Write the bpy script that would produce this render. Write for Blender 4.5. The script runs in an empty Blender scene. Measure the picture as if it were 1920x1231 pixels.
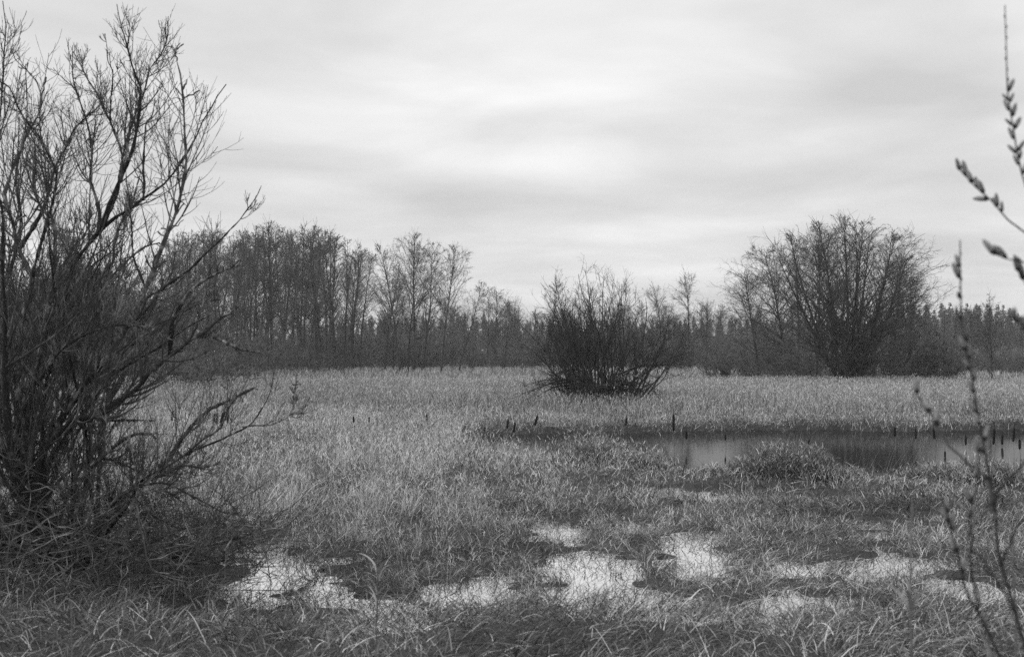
import bpy, math
import numpy as np
from mathutils import Vector, Matrix

S = bpy.context.scene
COL = S.collection
rng = np.random.default_rng(11)
H = 1.75                     # eye height over the water level
F = 2667.0                   # focal length in photo pixels (50 mm on 36 mm, 1920 wide)
PITCH = math.atan(53 / F)
CP, SP = math.cos(PITCH), math.sin(PITCH)
YH = 668.0                   # photo row of the horizon


# ------------------------------------------------------------------ camera geometry
def pix(px, py, d):
    """the world point at forward distance d seen at photo pixel (px, py)"""
    px, py, d = np.asarray(px, float), np.asarray(py, float), np.asarray(d, float)
    u, v = (px - 960) / F, (615.5 - py) / F
    yy, zz = CP - SP * v, SP + CP * v
    return np.stack([u / yy * d, d + 0 * u, H + zz / yy * d], -1)


def gpix(px, py):
    """ground (water level) point seen at a photo pixel"""
    d = H * F / (np.asarray(py, float) - YH)
    return pix(px, py, d)[..., :2]


# ------------------------------------------------------------------ noise and masks
def _hash(i, j, seed):
    h = (i * 374761393 + j * 668265263 + seed * 1442695041) & 0xFFFFFFFF
    h = ((h ^ (h >> 13)) * 1274126177) & 0xFFFFFFFF
    return ((h ^ (h >> 16)) & 0xFFFF) / 65535.0


def vn(x, y, s, seed=0):
    x, y = np.asarray(x, float) / s, np.asarray(y, float) / s
    i, j = np.floor(x).astype(np.int64), np.floor(y).astype(np.int64)
    fx, fy = x - i, y - j
    fx, fy = fx * fx * (3 - 2 * fx), fy * fy * (3 - 2 * fy)
    a, b = _hash(i, j, seed), _hash(i + 1, j, seed)
    c, d = _hash(i, j + 1, seed), _hash(i + 1, j + 1, seed)
    return (a * (1 - fx) + b * fx) * (1 - fy) + (c * (1 - fx) + d * fx) * fy


def fbm(x, y, s, seed=0):
    return 0.55 * vn(x, y, s, seed) + 0.3 * vn(x, y, s / 2.1, seed + 1) + 0.15 * vn(x, y, s / 4.3, seed + 2)


def sstep(a, b, x):
    t = np.clip((x - a) / (b - a), 0, 1)
    return t * t * (3 - 2 * t)


_nr = np.array([gpix(*p) for p in [(850, 842), (905, 858), (1000, 866), (1100, 868), (1220, 872), (1290, 884), (1340, 886), (1380, 884),
                                   (1450, 884), (1560, 890), (1640, 896), (1720, 888), (1830, 886), (1920, 892), (2200, 890), (2500, 880)]])
_fr = np.array([gpix(*p) for p in [(850, 838), (880, 816), (1000, 812), (1200, 812), (1300, 807), (1400, 805), (1560, 806), (1700, 808),
                                   (1920, 806), (2200, 805), (2500, 812)]])


def pond(x, y):
    """signed: > 0 inside the pond (metres from the shore)"""
    n = (fbm(x, y, 2.2, 5) - 0.5) * 1.8 + (fbm(x, y, 0.7, 15) - 0.5) * 1.2
    lo = np.interp(x, _nr[:, 0], _nr[:, 1]); hi = np.interp(x, _fr[:, 0], _fr[:, 1])
    d = np.minimum(y - lo + 0.5 * n, hi - y + n)
    d = np.minimum(d, x - (_fr[0, 0] - 0.6) + 0.3 * n)
    return np.minimum(d, 24 - x)


PUD = [(1090, 1082, 75, 52), (1040, 1000, 60, 22), (900, 1122, 125, 34), (690, 1162, 110, 40), (1270, 1135, 85, 22), (1290, 1052, 62, 30), (1315, 1016, 52, 20),
       (1340, 924, 110, 13), (1500, 1066, 50, 15), (1490, 1130, 105, 24), (1690, 1058, 100, 17), (1820, 1108, 80, 20), (1860, 1152, 70, 16),
       (1465, 1195, 62, 26), (490, 1030, 68, 24), (480, 1092, 75, 48), (1180, 990, 40, 14), (1560, 935, 70, 10), (240, 1035, 40, 12), (600, 1120, 50, 20),
       (1640, 985, 60, 10), (1180, 1125, 60, 20)]
_q = np.random.default_rng(5)
PUD = [(a, b, rx * 1.05, ry * 1.05) for a, b, rx, ry in PUD] + [(_q.uniform(560, 1920), _q.uniform(965, 1185), _q.uniform(25, 65), _q.uniform(7, 15)) for _ in range(20)]
_pw = []
for a, b, rx, ry in PUD:
    c = gpix(a, b); e = gpix(a + rx, b); n_, f_ = gpix(a, b + ry), gpix(a, b - ry)
    _pw.append((c[0], 0.5 * (n_[1] + f_[1]), e[0] - c[0], 0.5 * (f_[1] - n_[1])))


def puddle(x, y):
    """> 0 inside a puddle"""
    w = np.full(np.shape(x), -30.0)
    nx = (fbm(x, y, 0.5, 21) - 0.5) * 0.6; ny = (fbm(x, y, 0.5, 31) - 0.5) * 0.9
    for cx, cy, rx, ry in _pw:
        w = np.maximum(w, 1 - ((x + nx - cx) / rx) ** 2 - ((y + ny - cy) / ry) ** 2)
    return w - 1.25 * vn(x, y, 0.2, 27) ** 1.4


HOL = [(750, 985, 55, 20), (640, 1050, 75, 26), (525, 935, 45, 16), (1555, 908, 40, 8), (1490, 968, 45, 10), (1700, 985, 55, 18), (1165, 965, 35, 15), (455, 955, 70, 22), (500, 1140, 80, 18), (1180, 1165, 110, 22), (1500, 1150, 60, 16), (960, 905, 45, 10), (1650, 1160, 90, 22), (350, 1175, 70, 18), (600, 880, 40, 8)]
_hw = []
for a, b, rx, ry in HOL:
    c = gpix(a, b); e = gpix(a + rx, b); n_, f_ = gpix(a, b + ry), gpix(a, b - ry)
    _hw.append((c[0], 0.5 * (n_[1] + f_[1]), e[0] - c[0], 0.5 * (f_[1] - n_[1])))


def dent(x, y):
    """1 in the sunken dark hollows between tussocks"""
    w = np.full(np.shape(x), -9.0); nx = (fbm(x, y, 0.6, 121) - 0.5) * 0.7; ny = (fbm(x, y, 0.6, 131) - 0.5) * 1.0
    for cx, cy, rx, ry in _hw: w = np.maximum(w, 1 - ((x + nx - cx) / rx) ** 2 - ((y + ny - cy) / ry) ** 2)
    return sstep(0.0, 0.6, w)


def wetzone(x, y):
    return sstep(7.5, 8.6, y) * sstep(20, 17, y) * sstep(-3.2, -1.2, x + 0.35 * (fbm(x, y, 2.0, 91) - 0.5)) * sstep(9, 6, x)


def gz(x, y):
    x, y = np.asarray(x, float), np.asarray(y, float)
    z = 0.02 + 0.15 * fbm(x, y, 0.75, 1) + 0.05 * fbm(x, y, 6, 3) + 0.04 * sstep(0.62, 0.8, vn(x, y, 0.5, 7))
    z -= 0.05 * sstep(16, 19, y) * sstep(26, 22, y)
    wz = wetzone(x, y)
    z -= 0.08 * wz
    z -= 0.72 * np.maximum(z - 0.005, 0) * wz
    z += 0.22 * np.exp(-((x - 0.55) / 1.3) ** 2 - ((y - 8.1) / 0.6) ** 2)          # matted hay bank
    z += 0.12 * np.exp(-((x - 3.3) / 0.8) ** 2 - ((y - 8.3) / 0.6) ** 2)
    z += 0.15 * np.exp(-((x + 2.6) / 1.6) ** 2 - ((y - 7.6) / 0.7) ** 2)
    z += 0.10 * sstep(34, 45, y)
    z -= 0.42 * sstep(-0.45, 0.35, pond(x, y))
    z -= 0.17 * sstep(-0.8, 0.35, puddle(x, y))
    z -= np.maximum(z - 0.006, 0) * dent(x, y)
    z += 3.0 * sstep(230, 420, y) + 5.0 * sstep(420, 1500, y)
    z += 4.0 * sstep(220, 420, y) * sstep(120, 320, x)
    return z


# ------------------------------------------------------------------ object helpers
def link(name, data, parent=None, loc=(0, 0, 0)):
    o = bpy.data.objects.new(name, data)
    COL.objects.link(o)
    o.location = loc
    if parent: o.parent = parent
    return o


def tag(o, label=None, cat=None, group=None, kind=None):
    for k, v in (('label', label), ('category', cat), ('group', group), ('kind', kind)):
        if v: o[k] = v
    return o


def mesh(name, V, Q, mat, tone=None, smooth=True):
    V = np.ascontiguousarray(V, np.float32); Q = np.ascontiguousarray(Q, np.int32)
    me = bpy.data.meshes.new(name)
    me.vertices.add(len(V)); me.vertices.foreach_set('co', V.ravel())
    k = Q.shape[1]
    me.loops.add(Q.size); me.loops.foreach_set('vertex_index', Q.ravel())
    me.polygons.add(len(Q)); me.polygons.foreach_set('loop_start', np.arange(0, Q.size, k, dtype=np.int32))
    me.polygons.foreach_set('use_smooth', np.full(len(Q), smooth))
    if tone is not None:
        a = me.attributes.new('tone', 'FLOAT', 'POINT'); a.data.foreach_set('value', np.ascontiguousarray(tone, np.float32))
    me.update(calc_edges=True)
    me.materials.append(mat)
    return me


def copy_tree(o, parent=None):
    c = o.copy(); COL.objects.link(c)
    if parent: c.parent = parent
    for ch in list(o.children): copy_tree(ch, c)
    return c


# ------------------------------------------------------------------ tubes and growth
def unit(v): return v / np.maximum(np.linalg.norm(v, axis=-1, keepdims=True), 1e-9)


def tubes(P, R, sides=3):
    """closed-ended tubes along n polylines of K points: (verts, quads)"""
    n, K, _ = P.shape
    T = unit(np.gradient(P, axis=1))
    m = unit(T.mean(1))
    ref = np.where(np.abs(m[:, 2:3]) < 0.8, np.array([[0, 0, 1.0]]), np.array([[1.0, 0, 0]]))
    A = unit(np.cross(T, ref[:, None, :])); B = np.cross(T, A)
    ph = np.arange(sides) * 2 * math.pi / sides
    V = P[:, :, None, :] + R[:, :, None, None] * (np.cos(ph)[:, None] * A[:, :, None, :] + np.sin(ph)[:, None] * B[:, :, None, :])
    base = (np.arange(n) * K * sides)[:, None, None]
    k = np.arange(K - 1)[None, :, None] * sides; s = np.arange(sides)[None, None, :]; s2 = (s + 1) % sides
    Q = np.stack([base + k + s, base + k + s2, base + k + sides + s2, base + k + sides + s], -1).reshape(-1, 4)
    return V.reshape(-1, 3), Q


def merge(parts):
    Vs, Qs, o = [], [], 0
    for V, Q in parts:
        Vs.append(V); Qs.append(Q + o); o += len(V)
    return np.concatenate(Vs), np.concatenate(Qs)


def grow(r, P, R, n, t0, t1, ang, ln, up=0.1, wig=0.1, K=5, rr=0.6, rmin=0.004, rend=0.35, spread=12, prof=None, flat=0.0, droop=0.0):
    """n children on each parent polyline; ln relative to the parent's length"""
    N, KP, _ = P.shape
    idx = np.repeat(np.arange(N), n) if isinstance(n, int) else np.repeat(np.arange(N), r.poisson(n, N))
    M = len(idx)
    t = r.uniform(t0, t1, M)
    f = t * (KP - 1); i = np.minimum(f.astype(int), KP - 2); f = (f - i)[:, None]
    a, b = P[idx, i], P[idx, i + 1]
    pos = a * (1 - f) + b * f; tan = unit(b - a)
    r0 = R[idx, i] * (1 - f[:, 0]) + R[idx, i + 1] * f[:, 0]
    q = r.normal(size=(M, 3)); q[:, 2] *= 1 - flat
    q = unit(q - (q * tan).sum(-1, keepdims=True) * tan)
    th = np.radians(r.normal(ang, spread, M))[:, None]
    d = unit(np.cos(th) * tan + np.sin(th) * q)
    plen = np.linalg.norm(np.diff(P, axis=1), axis=-1).sum(1)[idx]
    L = plen * ln * r.uniform(0.55, 1.25, M)
    if prof is not None: L = L * prof(t)
    rad = np.maximum(np.minimum(r0 * rr, L * 0.02 + rmin), rmin)
    C = np.empty((M, K, 3)); C[:, 0] = pos
    st = (L / (K - 1))[:, None]
    for k in range(1, K):
        d = unit(d + np.array([0, 0, up - droop * (k / (K - 1)) ** 2]) + r.normal(size=(M, 3)) * wig)
        C[:, k] = C[:, k - 1] + d * st
    RR = np.maximum(rad[:, None] * np.linspace(1, rend, K)[None, :], rmin * 0.6)
    return C, RR


def shoots(r, base, dirs, L, rad, K=12, up=0.05, wig=0.05, rend=0.2):
    M = len(base); P = np.empty((M, K, 3)); P[:, 0] = base; d = unit(np.asarray(dirs, float)); st = (np.asarray(L) / (K - 1))[:, None]
    for k in range(1, K):
        d = unit(d + np.array([0, 0, 1.0]) * np.asarray(up).reshape(-1, 1) + r.normal(size=(M, 3)) * wig)
        P[:, k] = P[:, k - 1] + d * st
    return P, np.asarray(rad)[:, None] * np.linspace(1, rend, K)[None, :]


def clusters(r, C, n, size):
    """small cone and catkin clusters hanging at twig ends"""
    i = r.integers(0, len(C), n); k = r.integers(1, C.shape[1], n)
    p = C[i, k]; d = r.normal(size=(n, 3)) * 0.6 + [0, 0, -0.7]
    L = size * r.uniform(1.2, 3.0, n)[:, None]
    P = np.stack([p, p + unit(d) * L * 0.5, p + unit(d) * L], 1)
    return P, np.stack([size * 0.25 + 0 * L[:, 0], size * r.uniform(0.5, 0.9, n), size * 0.15 + 0 * L[:, 0]], 1)


# ------------------------------------------------------------------ materials (all greys: the place is photographed in black and white)
def mat(name):
    m = bpy.data.materials.new(name); m.use_nodes = True
    nt = m.node_tree; nt.nodes.clear()
    out = nt.nodes.new('ShaderNodeOutputMaterial')
    return m, nt, out


def N(nt, typ, **kw):
    n = nt.nodes.new(typ)
    for k, v in kw.items():
        if k in n.inputs: n.inputs[k].default_value = v
        else: setattr(n, k, v)
    return n


def ramp(nt, fac, stops):
    n = nt.nodes.new('ShaderNodeValToRGB'); e = n.color_ramp.elements
    while len(e) < len(stops): e.new(0.5)
    for el, (p, v) in zip(e, stops): el.position = p; el.color = (v, v, v, 1)
    nt.links.new(fac, n.inputs[0]); return n.outputs[0]


def bark(name, dark, pale, amount, scale, vary=0.3, rough=0.9):
    m, nt, out = mat(name)
    tc = N(nt, 'ShaderNodeTexCoord'); nz = N(nt, 'ShaderNodeTexNoise', Scale=scale, Detail=6.0, Roughness=0.65)
    nt.links.new(tc.outputs['Object'], nz.inputs['Vector'])
    c = ramp(nt, nz.outputs[0], [(0.3, dark * 0.6), (0.62 - amount, dark), (0.72 - amount * 0.6, pale)])
    oi = N(nt, 'ShaderNodeObjectInfo'); mr = N(nt, 'ShaderNodeMapRange'); mr.inputs[3].default_value = 1 - vary; mr.inputs[4].default_value = 1 + vary
    nt.links.new(oi.outputs['Random'], mr.inputs[0])
    mx = N(nt, 'ShaderNodeMix', data_type='RGBA', blend_type='MULTIPLY'); mx.inputs[0].default_value = 1
    nt.links.new(c, mx.inputs[6]); nt.links.new(mr.outputs[0], mx.inputs[7])
    b = N(nt, 'ShaderNodeBsdfPrincipled', Roughness=rough); b.inputs['Specular IOR Level'].default_value = 0.2
    nt.links.new(mx.outputs[2], b.inputs['Base Color'])
    bp = N(nt, 'ShaderNodeBump', Strength=0.5, Distance=0.02); nt.links.new(nz.outputs[0], bp.inputs['Height']); nt.links.new(bp.outputs[0], b.inputs['Normal'])
    nt.links.new(b.outputs[0], out.inputs[0]); return m


def grassmat(name, lo, mid, hi):
    m, nt, out = mat(name)
    at = N(nt, 'ShaderNodeAttribute', attribute_name='tone')
    c = ramp(nt, at.outputs['Fac'], [(0.0, lo), (0.55, mid), (1.0, hi)])
    b = N(nt, 'ShaderNodeBsdfPrincipled', Roughness=0.6); b.inputs['Specular IOR Level'].default_value = 0.35
    nt.links.new(c, b.inputs['Base Color'])
    tr = N(nt, 'ShaderNodeBsdfTranslucent'); nt.links.new(c, tr.inputs[0])
    mx = N(nt, 'ShaderNodeMixShader'); mx.inputs[0].default_value = 0.12
    nt.links.new(b.outputs[0], mx.inputs[1]); nt.links.new(tr.outputs[0], mx.inputs[2]); nt.links.new(mx.outputs[0], out.inputs[0])
    return m


M_ALDER = bark('alder_bark', 0.05, 0.13, 0.06, 3.0)
M_TWIG = bark('twig_bark', 0.115, 0.2, 0.05, 2.0)
M_SCRUB = bark('scrub_bark', 0.15, 0.24, 0.05, 2.0)
M_BUSH = bark('bush_bark', 0.05, 0.2, 0.02, 5.0, 0.2)
M_BTWIG = bark('bush_twig_bark', 0.085, 0.17, 0.03, 3.0, 0.2)
M_WILLOW = bark('willow_bark', 0.035, 0.24, 0.06, 9.0, 0.25)
M_WTWIG = bark('willow_twig_bark', 0.07, 0.28, 0.10, 4.0, 0.2)
M_LICHEN = bark('lichen_crust', 0.10, 0.42, 0.12, 12.0, 0.2)
M_DEAD = bark('dead_wood', 0.2, 0.42, 0.1, 6.0)
M_CONIF = bark('conifer_needles', 0.07, 0.10, 0.05, 0.8)
M_SHOOT = bark('shoot_bark', 0.06, 0.14, 0.05, 30.0, 0.15, 0.6)
M_CATKIN = bark('catkin_fur', 0.3, 0.45, 0.1, 300.0, 0.25)
M_SCALE = bark('bud_scale', 0.04, 0.07, 0.05, 200.0, 0.2, 0.5)
M_CATTAIL = bark('cattail_fluff', 0.02, 0.05, 0.03, 60.0)
M_STALK = bark('dry_stalk', 0.2, 0.32, 0.05, 20.0)
M_GRASS = grassmat('meadow_grass_blades', 0.06, 0.23, 0.66)
M_NEAR = grassmat('marsh_grass_blades', 0.03, 0.20, 0.76)


def ground_mat():
    m, nt, out = mat('marsh_mud')
    tc = N(nt, 'ShaderNodeTexCoord'); nz = N(nt, 'ShaderNodeTexNoise', Scale=3.0, Detail=8.0, Roughness=0.7)
    nt.links.new(tc.outputs['Object'], nz.inputs['Vector'])
    n2 = N(nt, 'ShaderNodeTexNoise', Scale=40.0, Detail=4.0); nt.links.new(tc.outputs['Object'], n2.inputs['Vector'])
    mm = N(nt, 'ShaderNodeMath', operation='MULTIPLY'); nt.links.new(nz.outputs[0], mm.inputs[0]); nt.links.new(n2.outputs[0], mm.inputs[1])
    c = ramp(nt, mm.outputs[0], [(0.12, 0.02), (0.28, 0.04), (0.42, 0.09)])
    # old thatch lying on everything that stands above the water
    n3 = N(nt, 'ShaderNodeTexNoise', Scale=28.0, Detail=6.0, Roughness=0.8, Distortion=2.5); nt.links.new(tc.outputs['Object'], n3.inputs['Vector'])
    th = ramp(nt, n3.outputs[0], [(0.38, 0.012), (0.54, 0.045), (0.7, 0.24)])
    sz = N(nt, 'ShaderNodeSeparateXYZ'); nt.links.new(tc.outputs['Object'], sz.inputs[0])
    zr = N(nt, 'ShaderNodeMapRange'); zr.inputs[1].default_value = 0.0; zr.inputs[2].default_value = 0.03; nt.links.new(sz.outputs[2], zr.inputs[0])
    mz = N(nt, 'ShaderNodeMix', data_type='RGBA'); nt.links.new(zr.outputs[0], mz.inputs[0]); nt.links.new(c, mz.inputs[6]); nt.links.new(th, mz.inputs[7]); c = mz.outputs[2]
    b = N(nt, 'ShaderNodeBsdfPrincipled', Roughness=0.8); nt.links.new(c, b.inputs['Base Color'])
    bp = N(nt, 'ShaderNodeBump', Strength=0.8, Distance=0.05); nt.links.new(n2.outputs[0], bp.inputs['Height']); nt.links.new(bp.outputs[0], b.inputs['Normal'])
    nt.links.new(b.outputs[0], out.inputs[0]); return m


def water_mat(name, gain, base, bump):
    m, nt, out = mat(name)
    tc = N(nt, 'ShaderNodeTexCoord'); mp = N(nt, 'ShaderNodeMapping'); mp.inputs['Scale'].default_value = (0.9, 4.5, 1)
    nt.links.new(tc.outputs['Object'], mp.inputs[0])
    nz = N(nt, 'ShaderNodeTexNoise', Scale=2.2, Detail=3.0); nt.links.new(mp.outputs[0], nz.inputs['Vector'])
    bp = N(nt, 'ShaderNodeBump', Strength=bump, Distance=0.02); nt.links.new(nz.outputs[0], bp.inputs['Height'])
    fr = N(nt, 'ShaderNodeFresnel', IOR=1.33); nt.links.new(bp.outputs[0], fr.inputs['Normal'])
    k = N(nt, 'ShaderNodeMath', operation='MULTIPLY_ADD', use_clamp=True); k.inputs[1].default_value = gain; k.inputs[2].default_value = base
    nt.links.new(fr.outputs[0], k.inputs[0])
    d = N(nt, 'ShaderNodeBsdfDiffuse'); d.inputs[0].default_value = (0.03, 0.03, 0.03, 1)
    g = N(nt, 'ShaderNodeBsdfGlossy', Roughness=0.02); g.inputs[0].default_value = (1, 1, 1, 1); nt.links.new(bp.outputs[0], g.inputs['Normal'])
    mx = N(nt, 'ShaderNodeMixShader'); nt.links.new(k.outputs[0], mx.inputs[0]); nt.links.new(d.outputs[0], mx.inputs[1]); nt.links.new(g.outputs[0], mx.inputs[2])
    nt.links.new(mx.outputs[0], out.inputs[0]); return m


# ------------------------------------------------------------------ world, sun, camera
SUN_EL, SUN_AZ = math.radians(46), math.radians(-100)      # azimuth from +Y towards +X
w = bpy.data.worlds.new('World'); S.world = w; w.use_nodes = True
nt = w.node_tree; nt.nodes.clear()
sky = N(nt, 'ShaderNodeTexSky', sky_type='NISHITA', sun_disc=False, sun_elevation=SUN_EL, sun_rotation=SUN_AZ, air_density=1.0, dust_density=3.0)
bw = N(nt, 'ShaderNodeRGBToBW'); nt.links.new(sky.outputs[0], bw.inputs[0])
tc = N(nt, 'ShaderNodeTexCoord'); sep = N(nt, 'ShaderNodeSeparateXYZ'); nt.links.new(tc.outputs['Generated'], sep.inputs[0])
za = N(nt, 'ShaderNodeMath', operation='ABSOLUTE'); nt.links.new(sep.outputs[2], za.inputs[0])
zp = N(nt, 'ShaderNodeMath', operation='ADD'); zp.inputs[1].default_value = 0.10; nt.links.new(za.outputs[0], zp.inputs[0])
dx = N(nt, 'ShaderNodeMath', operation='DIVIDE'); nt.links.new(sep.outputs[0], dx.inputs[0]); nt.links.new(zp.outputs[0], dx.inputs[1])
dy = N(nt, 'ShaderNodeMath', operation='DIVIDE'); nt.links.new(sep.outputs[1], dy.inputs[0]); nt.links.new(zp.outputs[0], dy.inputs[1])
cmb = N(nt, 'ShaderNodeCombineXYZ'); nt.links.new(dx.outputs[0], cmb.inputs[0]); nt.links.new(dy.outputs[0], cmb.inputs[1])
c1 = N(nt, 'ShaderNodeTexNoise', Scale=1.1, Detail=5.0, Roughness=0.5, Distortion=0.35); nt.links.new(cmb.outputs[0], c1.inputs['Vector'])
c2 = N(nt, 'ShaderNodeTexNoise', Scale=0.45, Detail=2.0, Roughness=0.5); nt.links.new(cmb.outputs[0], c2.inputs['Vector'])
c3 = N(nt, 'ShaderNodeTexNoise', Scale=3.4, Detail=6.0, Roughness=0.55, Distortion=0.6); nt.links.new(cmb.outputs[0], c3.inputs['Vector'])
a0 = N(nt, 'ShaderNodeMath', operation='ADD'); nt.links.new(c1.outputs[0], a0.inputs[0]); nt.links.new(c2.outputs[0], a0.inputs[1])
av = N(nt, 'ShaderNodeMath', operation='MULTIPLY_ADD'); av.inputs[1].default_value = 0.12; nt.links.new(c3.outputs[0], av.inputs[0]); nt.links.new(a0.outputs[0], av.inputs[2])
cl = ramp(nt, av.outputs[0], [(0.0, 6.7), (0.45, 8.2), (1.0, 10.8)])
r_ = cl.node; hf = N(nt, 'ShaderNodeMapRange'); hf.inputs[1].default_value = 0.78; hf.inputs[2].default_value = 1.36
top = av.outputs[0]
for (cx_, cy_), (rx_, ry_), amt in [((930, 150), (420, 130), 0.08), ((1010, 425), (330, 40), 0.14), ((1760, 150), (230, 110), -0.20), ((1150, 300), (420, 35), 0.08), ((250, 30), (420, 70), -0.14), ((560, 340), (420, 60), -0.06)]:
    p_ = pix(cx_, cy_, 1.0) - np.array([0, 0, H]); p_ = p_ / np.linalg.norm(p_)
    sb = N(nt, 'ShaderNodeVectorMath', operation='SUBTRACT'); sb.inputs[1].default_value = tuple(p_); nt.links.new(tc.outputs['Generated'], sb.inputs[0])
    ml = N(nt, 'ShaderNodeVectorMath', operation='MULTIPLY'); ml.inputs[1].default_value = (F / rx_, 1.5, F / ry_); nt.links.new(sb.outputs[0], ml.inputs[0])
    wn = N(nt, 'ShaderNodeVectorMath', operation='LENGTH'); nt.links.new(ml.outputs[0], wn.inputs[0])
    mr_ = N(nt, 'ShaderNodeMapRange', interpolation_type='SMOOTHERSTEP'); mr_.inputs[1].default_value = 0.0; mr_.inputs[2].default_value = 1.5; mr_.inputs[3].default_value = amt; mr_.inputs[4].default_value = 0.0
    nt.links.new(wn.outputs['Value'], mr_.inputs[0])
    ad = N(nt, 'ShaderNodeMath', operation='ADD'); nt.links.new(top, ad.inputs[0]); nt.links.new(mr_.outputs[0], ad.inputs[1]); top = ad.outputs[0]
nt.links.new(top, hf.inputs[0]); nt.links.new(hf.outputs[0], r_.inputs[0])
mxs = N(nt, 'ShaderNodeMix', data_type='RGBA'); mxs.inputs[0].default_value = 0.93
nt.links.new(bw.outputs[0], mxs.inputs[6]); nt.links.new(cl, mxs.inputs[7])
bg = N(nt, 'ShaderNodeBackground', Strength=0.1); nt.links.new(mxs.outputs[2], bg.inputs[0])
wo = N(nt, 'ShaderNodeOutputWorld'); nt.links.new(bg.outputs[0], wo.inputs[0])

sl = bpy.data.lights.new('sun', 'SUN'); sl.energy = 1.5; sl.angle = math.radians(12); sl.color = (1, 1, 1)
so = link('sun', sl)
sd = Vector((math.sin(SUN_AZ) * math.cos(SUN_EL), math.cos(SUN_AZ) * math.cos(SUN_EL), math.sin(SUN_EL)))
so.rotation_euler = sd.to_track_quat('Z', 'Y').to_euler()

cam = bpy.data.cameras.new('camera'); co = link('camera', cam, None, (0, 0, H))
co.rotation_euler = (math.pi / 2 + PITCH, 0, 0)
cam.lens = 50; cam.sensor_width = 36; cam.sensor_fit = 'HORIZONTAL'; cam.clip_end = 5000; cam.clip_start = 0.05
cam.dof.use_dof = True; cam.dof.focus_distance = 40; cam.dof.aperture_fstop = 6.0
S.camera = co
S.view_settings.view_transform = 'Standard'; S.view_settings.look = 'None'; S.view_settings.exposure = 0; S.view_settings.gamma = 1
S.view_settings.use_curve_mapping = False
S.cycles.use_denoising = False
S.cycles.max_bounces = 6; S.cycles.diffuse_bounces = 3; S.cycles.glossy_bounces = 3; S.cycles.transmission_bounces = 3
S.cycles.use_adaptive_sampling = False

# ------------------------------------------------------------------ ground and water
ys = np.concatenate([np.linspace(-40, 4, 30)[:-1], np.geomspace(4, 60, 260)[:-1], np.geomspace(60, 1800, 90)])
u = np.linspace(-1, 1, 361)
Y, U = np.meshgrid(ys, u, indexing='ij')
X = np.sign(U) * np.abs(U) ** 2.2 * (0.75 * np.maximum(Y, 0) + 40)
V = np.stack([X, Y, gz(X, Y)], -1).reshape(-1, 3)
r0, c0 = len(ys), len(u)
I = (np.arange(r0 - 1)[:, None] * c0 + np.arange(c0 - 1)[None, :]).reshape(-1)
tag(link('ground', mesh('ground', V, np.stack([I, I + 1, I + 1 + c0, I + c0], -1), ground_mat())), kind='structure')
def sheet(name, xs, y0, y1, material):
    """a level sheet between two rows of points along xs"""
    n = len(xs); Wv = np.concatenate([np.stack([xs, y0 + 0 * xs, 0 * xs], -1), np.stack([xs, y1 + 0 * xs, 0 * xs], -1)])
    I = np.arange(n - 1); return tag(link(name, mesh(name, Wv, np.stack([I, I + 1, I + 1 + n, I + n], -1), material)), kind='structure')


wxs = np.linspace(-22, 34, 113)
shore = np.interp(wxs, _nr[:, 0], _nr[:, 1]) - 0.75            # the grassy bank that parts pond and puddles
sheet('water', wxs, 1.5, shore, water_mat('puddle_water', 1.35, 0.42, 0.03))
sheet('pond_water', wxs, shore + 0.01, 44.0, water_mat('pond_water', 0.42, 0.0, 0.05))


m, nt, out = mat('thin_haze')
pv = N(nt, 'ShaderNodeVolumePrincipled', Density=0.0004); pv.inputs['Color'].default_value = (0.95, 0.95, 0.95, 1); nt.links.new(pv.outputs[0], out.inputs['Volume'])
hv = np.array([[x, y, z] for z in (-2.0, 34.0) for y in (-60, 1900) for x in (-1600, 1600)], float)
hq = np.array([[0, 2, 3, 1], [4, 5, 7, 6], [0, 1, 5, 4], [2, 6, 7, 3], [0, 4, 6, 2], [1, 3, 7, 5]])
tag(link('haze', mesh('haze', hv, hq, m, None, False)), kind='stuff')


# ------------------------------------------------------------------ grass
def blades(root, h, az, th0, th1, wd, K=5, p=1.3, r=rng, face=None):
    """ribbons: h length, az lean direction, th0..th1 angle from the vertical at root and tip"""
    n = len(root); P = np.empty((n, K, 3)); P[:, 0] = root; st = h / (K - 1)
    gb = root[:, 2] + 0.012
    for k in range(1, K):
        th = th0 + (th1 - th0) * ((k - 0.5) / (K - 1)) ** p
        P[:, k, 0] = P[:, k - 1, 0] + np.sin(th) * np.cos(az) * st
        P[:, k, 1] = P[:, k - 1, 1] + np.sin(th) * np.sin(az) * st
        P[:, k, 2] = np.maximum(P[:, k - 1, 2] + np.cos(th) * st, gb)
    fa = r.uniform(0, math.pi, n) if face is None else face
    side = np.stack([np.cos(fa), np.sin(fa), r.normal(0, 0.25, n)], -1)
    tw = np.linspace(1.0, 0.25, K) ** 0.8; tw[-1] = 0.08
    o = side[:, None, :] * (wd[:, None] * 0.5 * tw[None, :])[:, :, None]
    V = np.stack([P - o, P + o], 2).reshape(-1, 3)
    b = (np.arange(n) * K * 2)[:, None] + (np.arange(K - 1) * 2)[None, :]
    Q = np.stack([b, b + 1, b + 3, b + 2], -1).reshape(-1, 4)
    return V, Q, K * 2


def scatter(n, y0, y1, edge=1.3, off=1.6):
    """random ground points, denser nearer by the wedge the view opens"""
    m = int(n * 1.0)
    y = np.sqrt(rng.uniform(y0 ** 2, y1 ** 2, m))
    x = rng.uniform(-1, 1, m) * (0.36 * y * edge + off)
    return x, y


WX, WY = pix(110, 1090, 10.6)[:2]


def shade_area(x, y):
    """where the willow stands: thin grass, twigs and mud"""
    return np.exp(-((x - WX + 0.3) / 1.7) ** 2 - ((y - WY - 0.2) / 1.9) ** 2)


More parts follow.
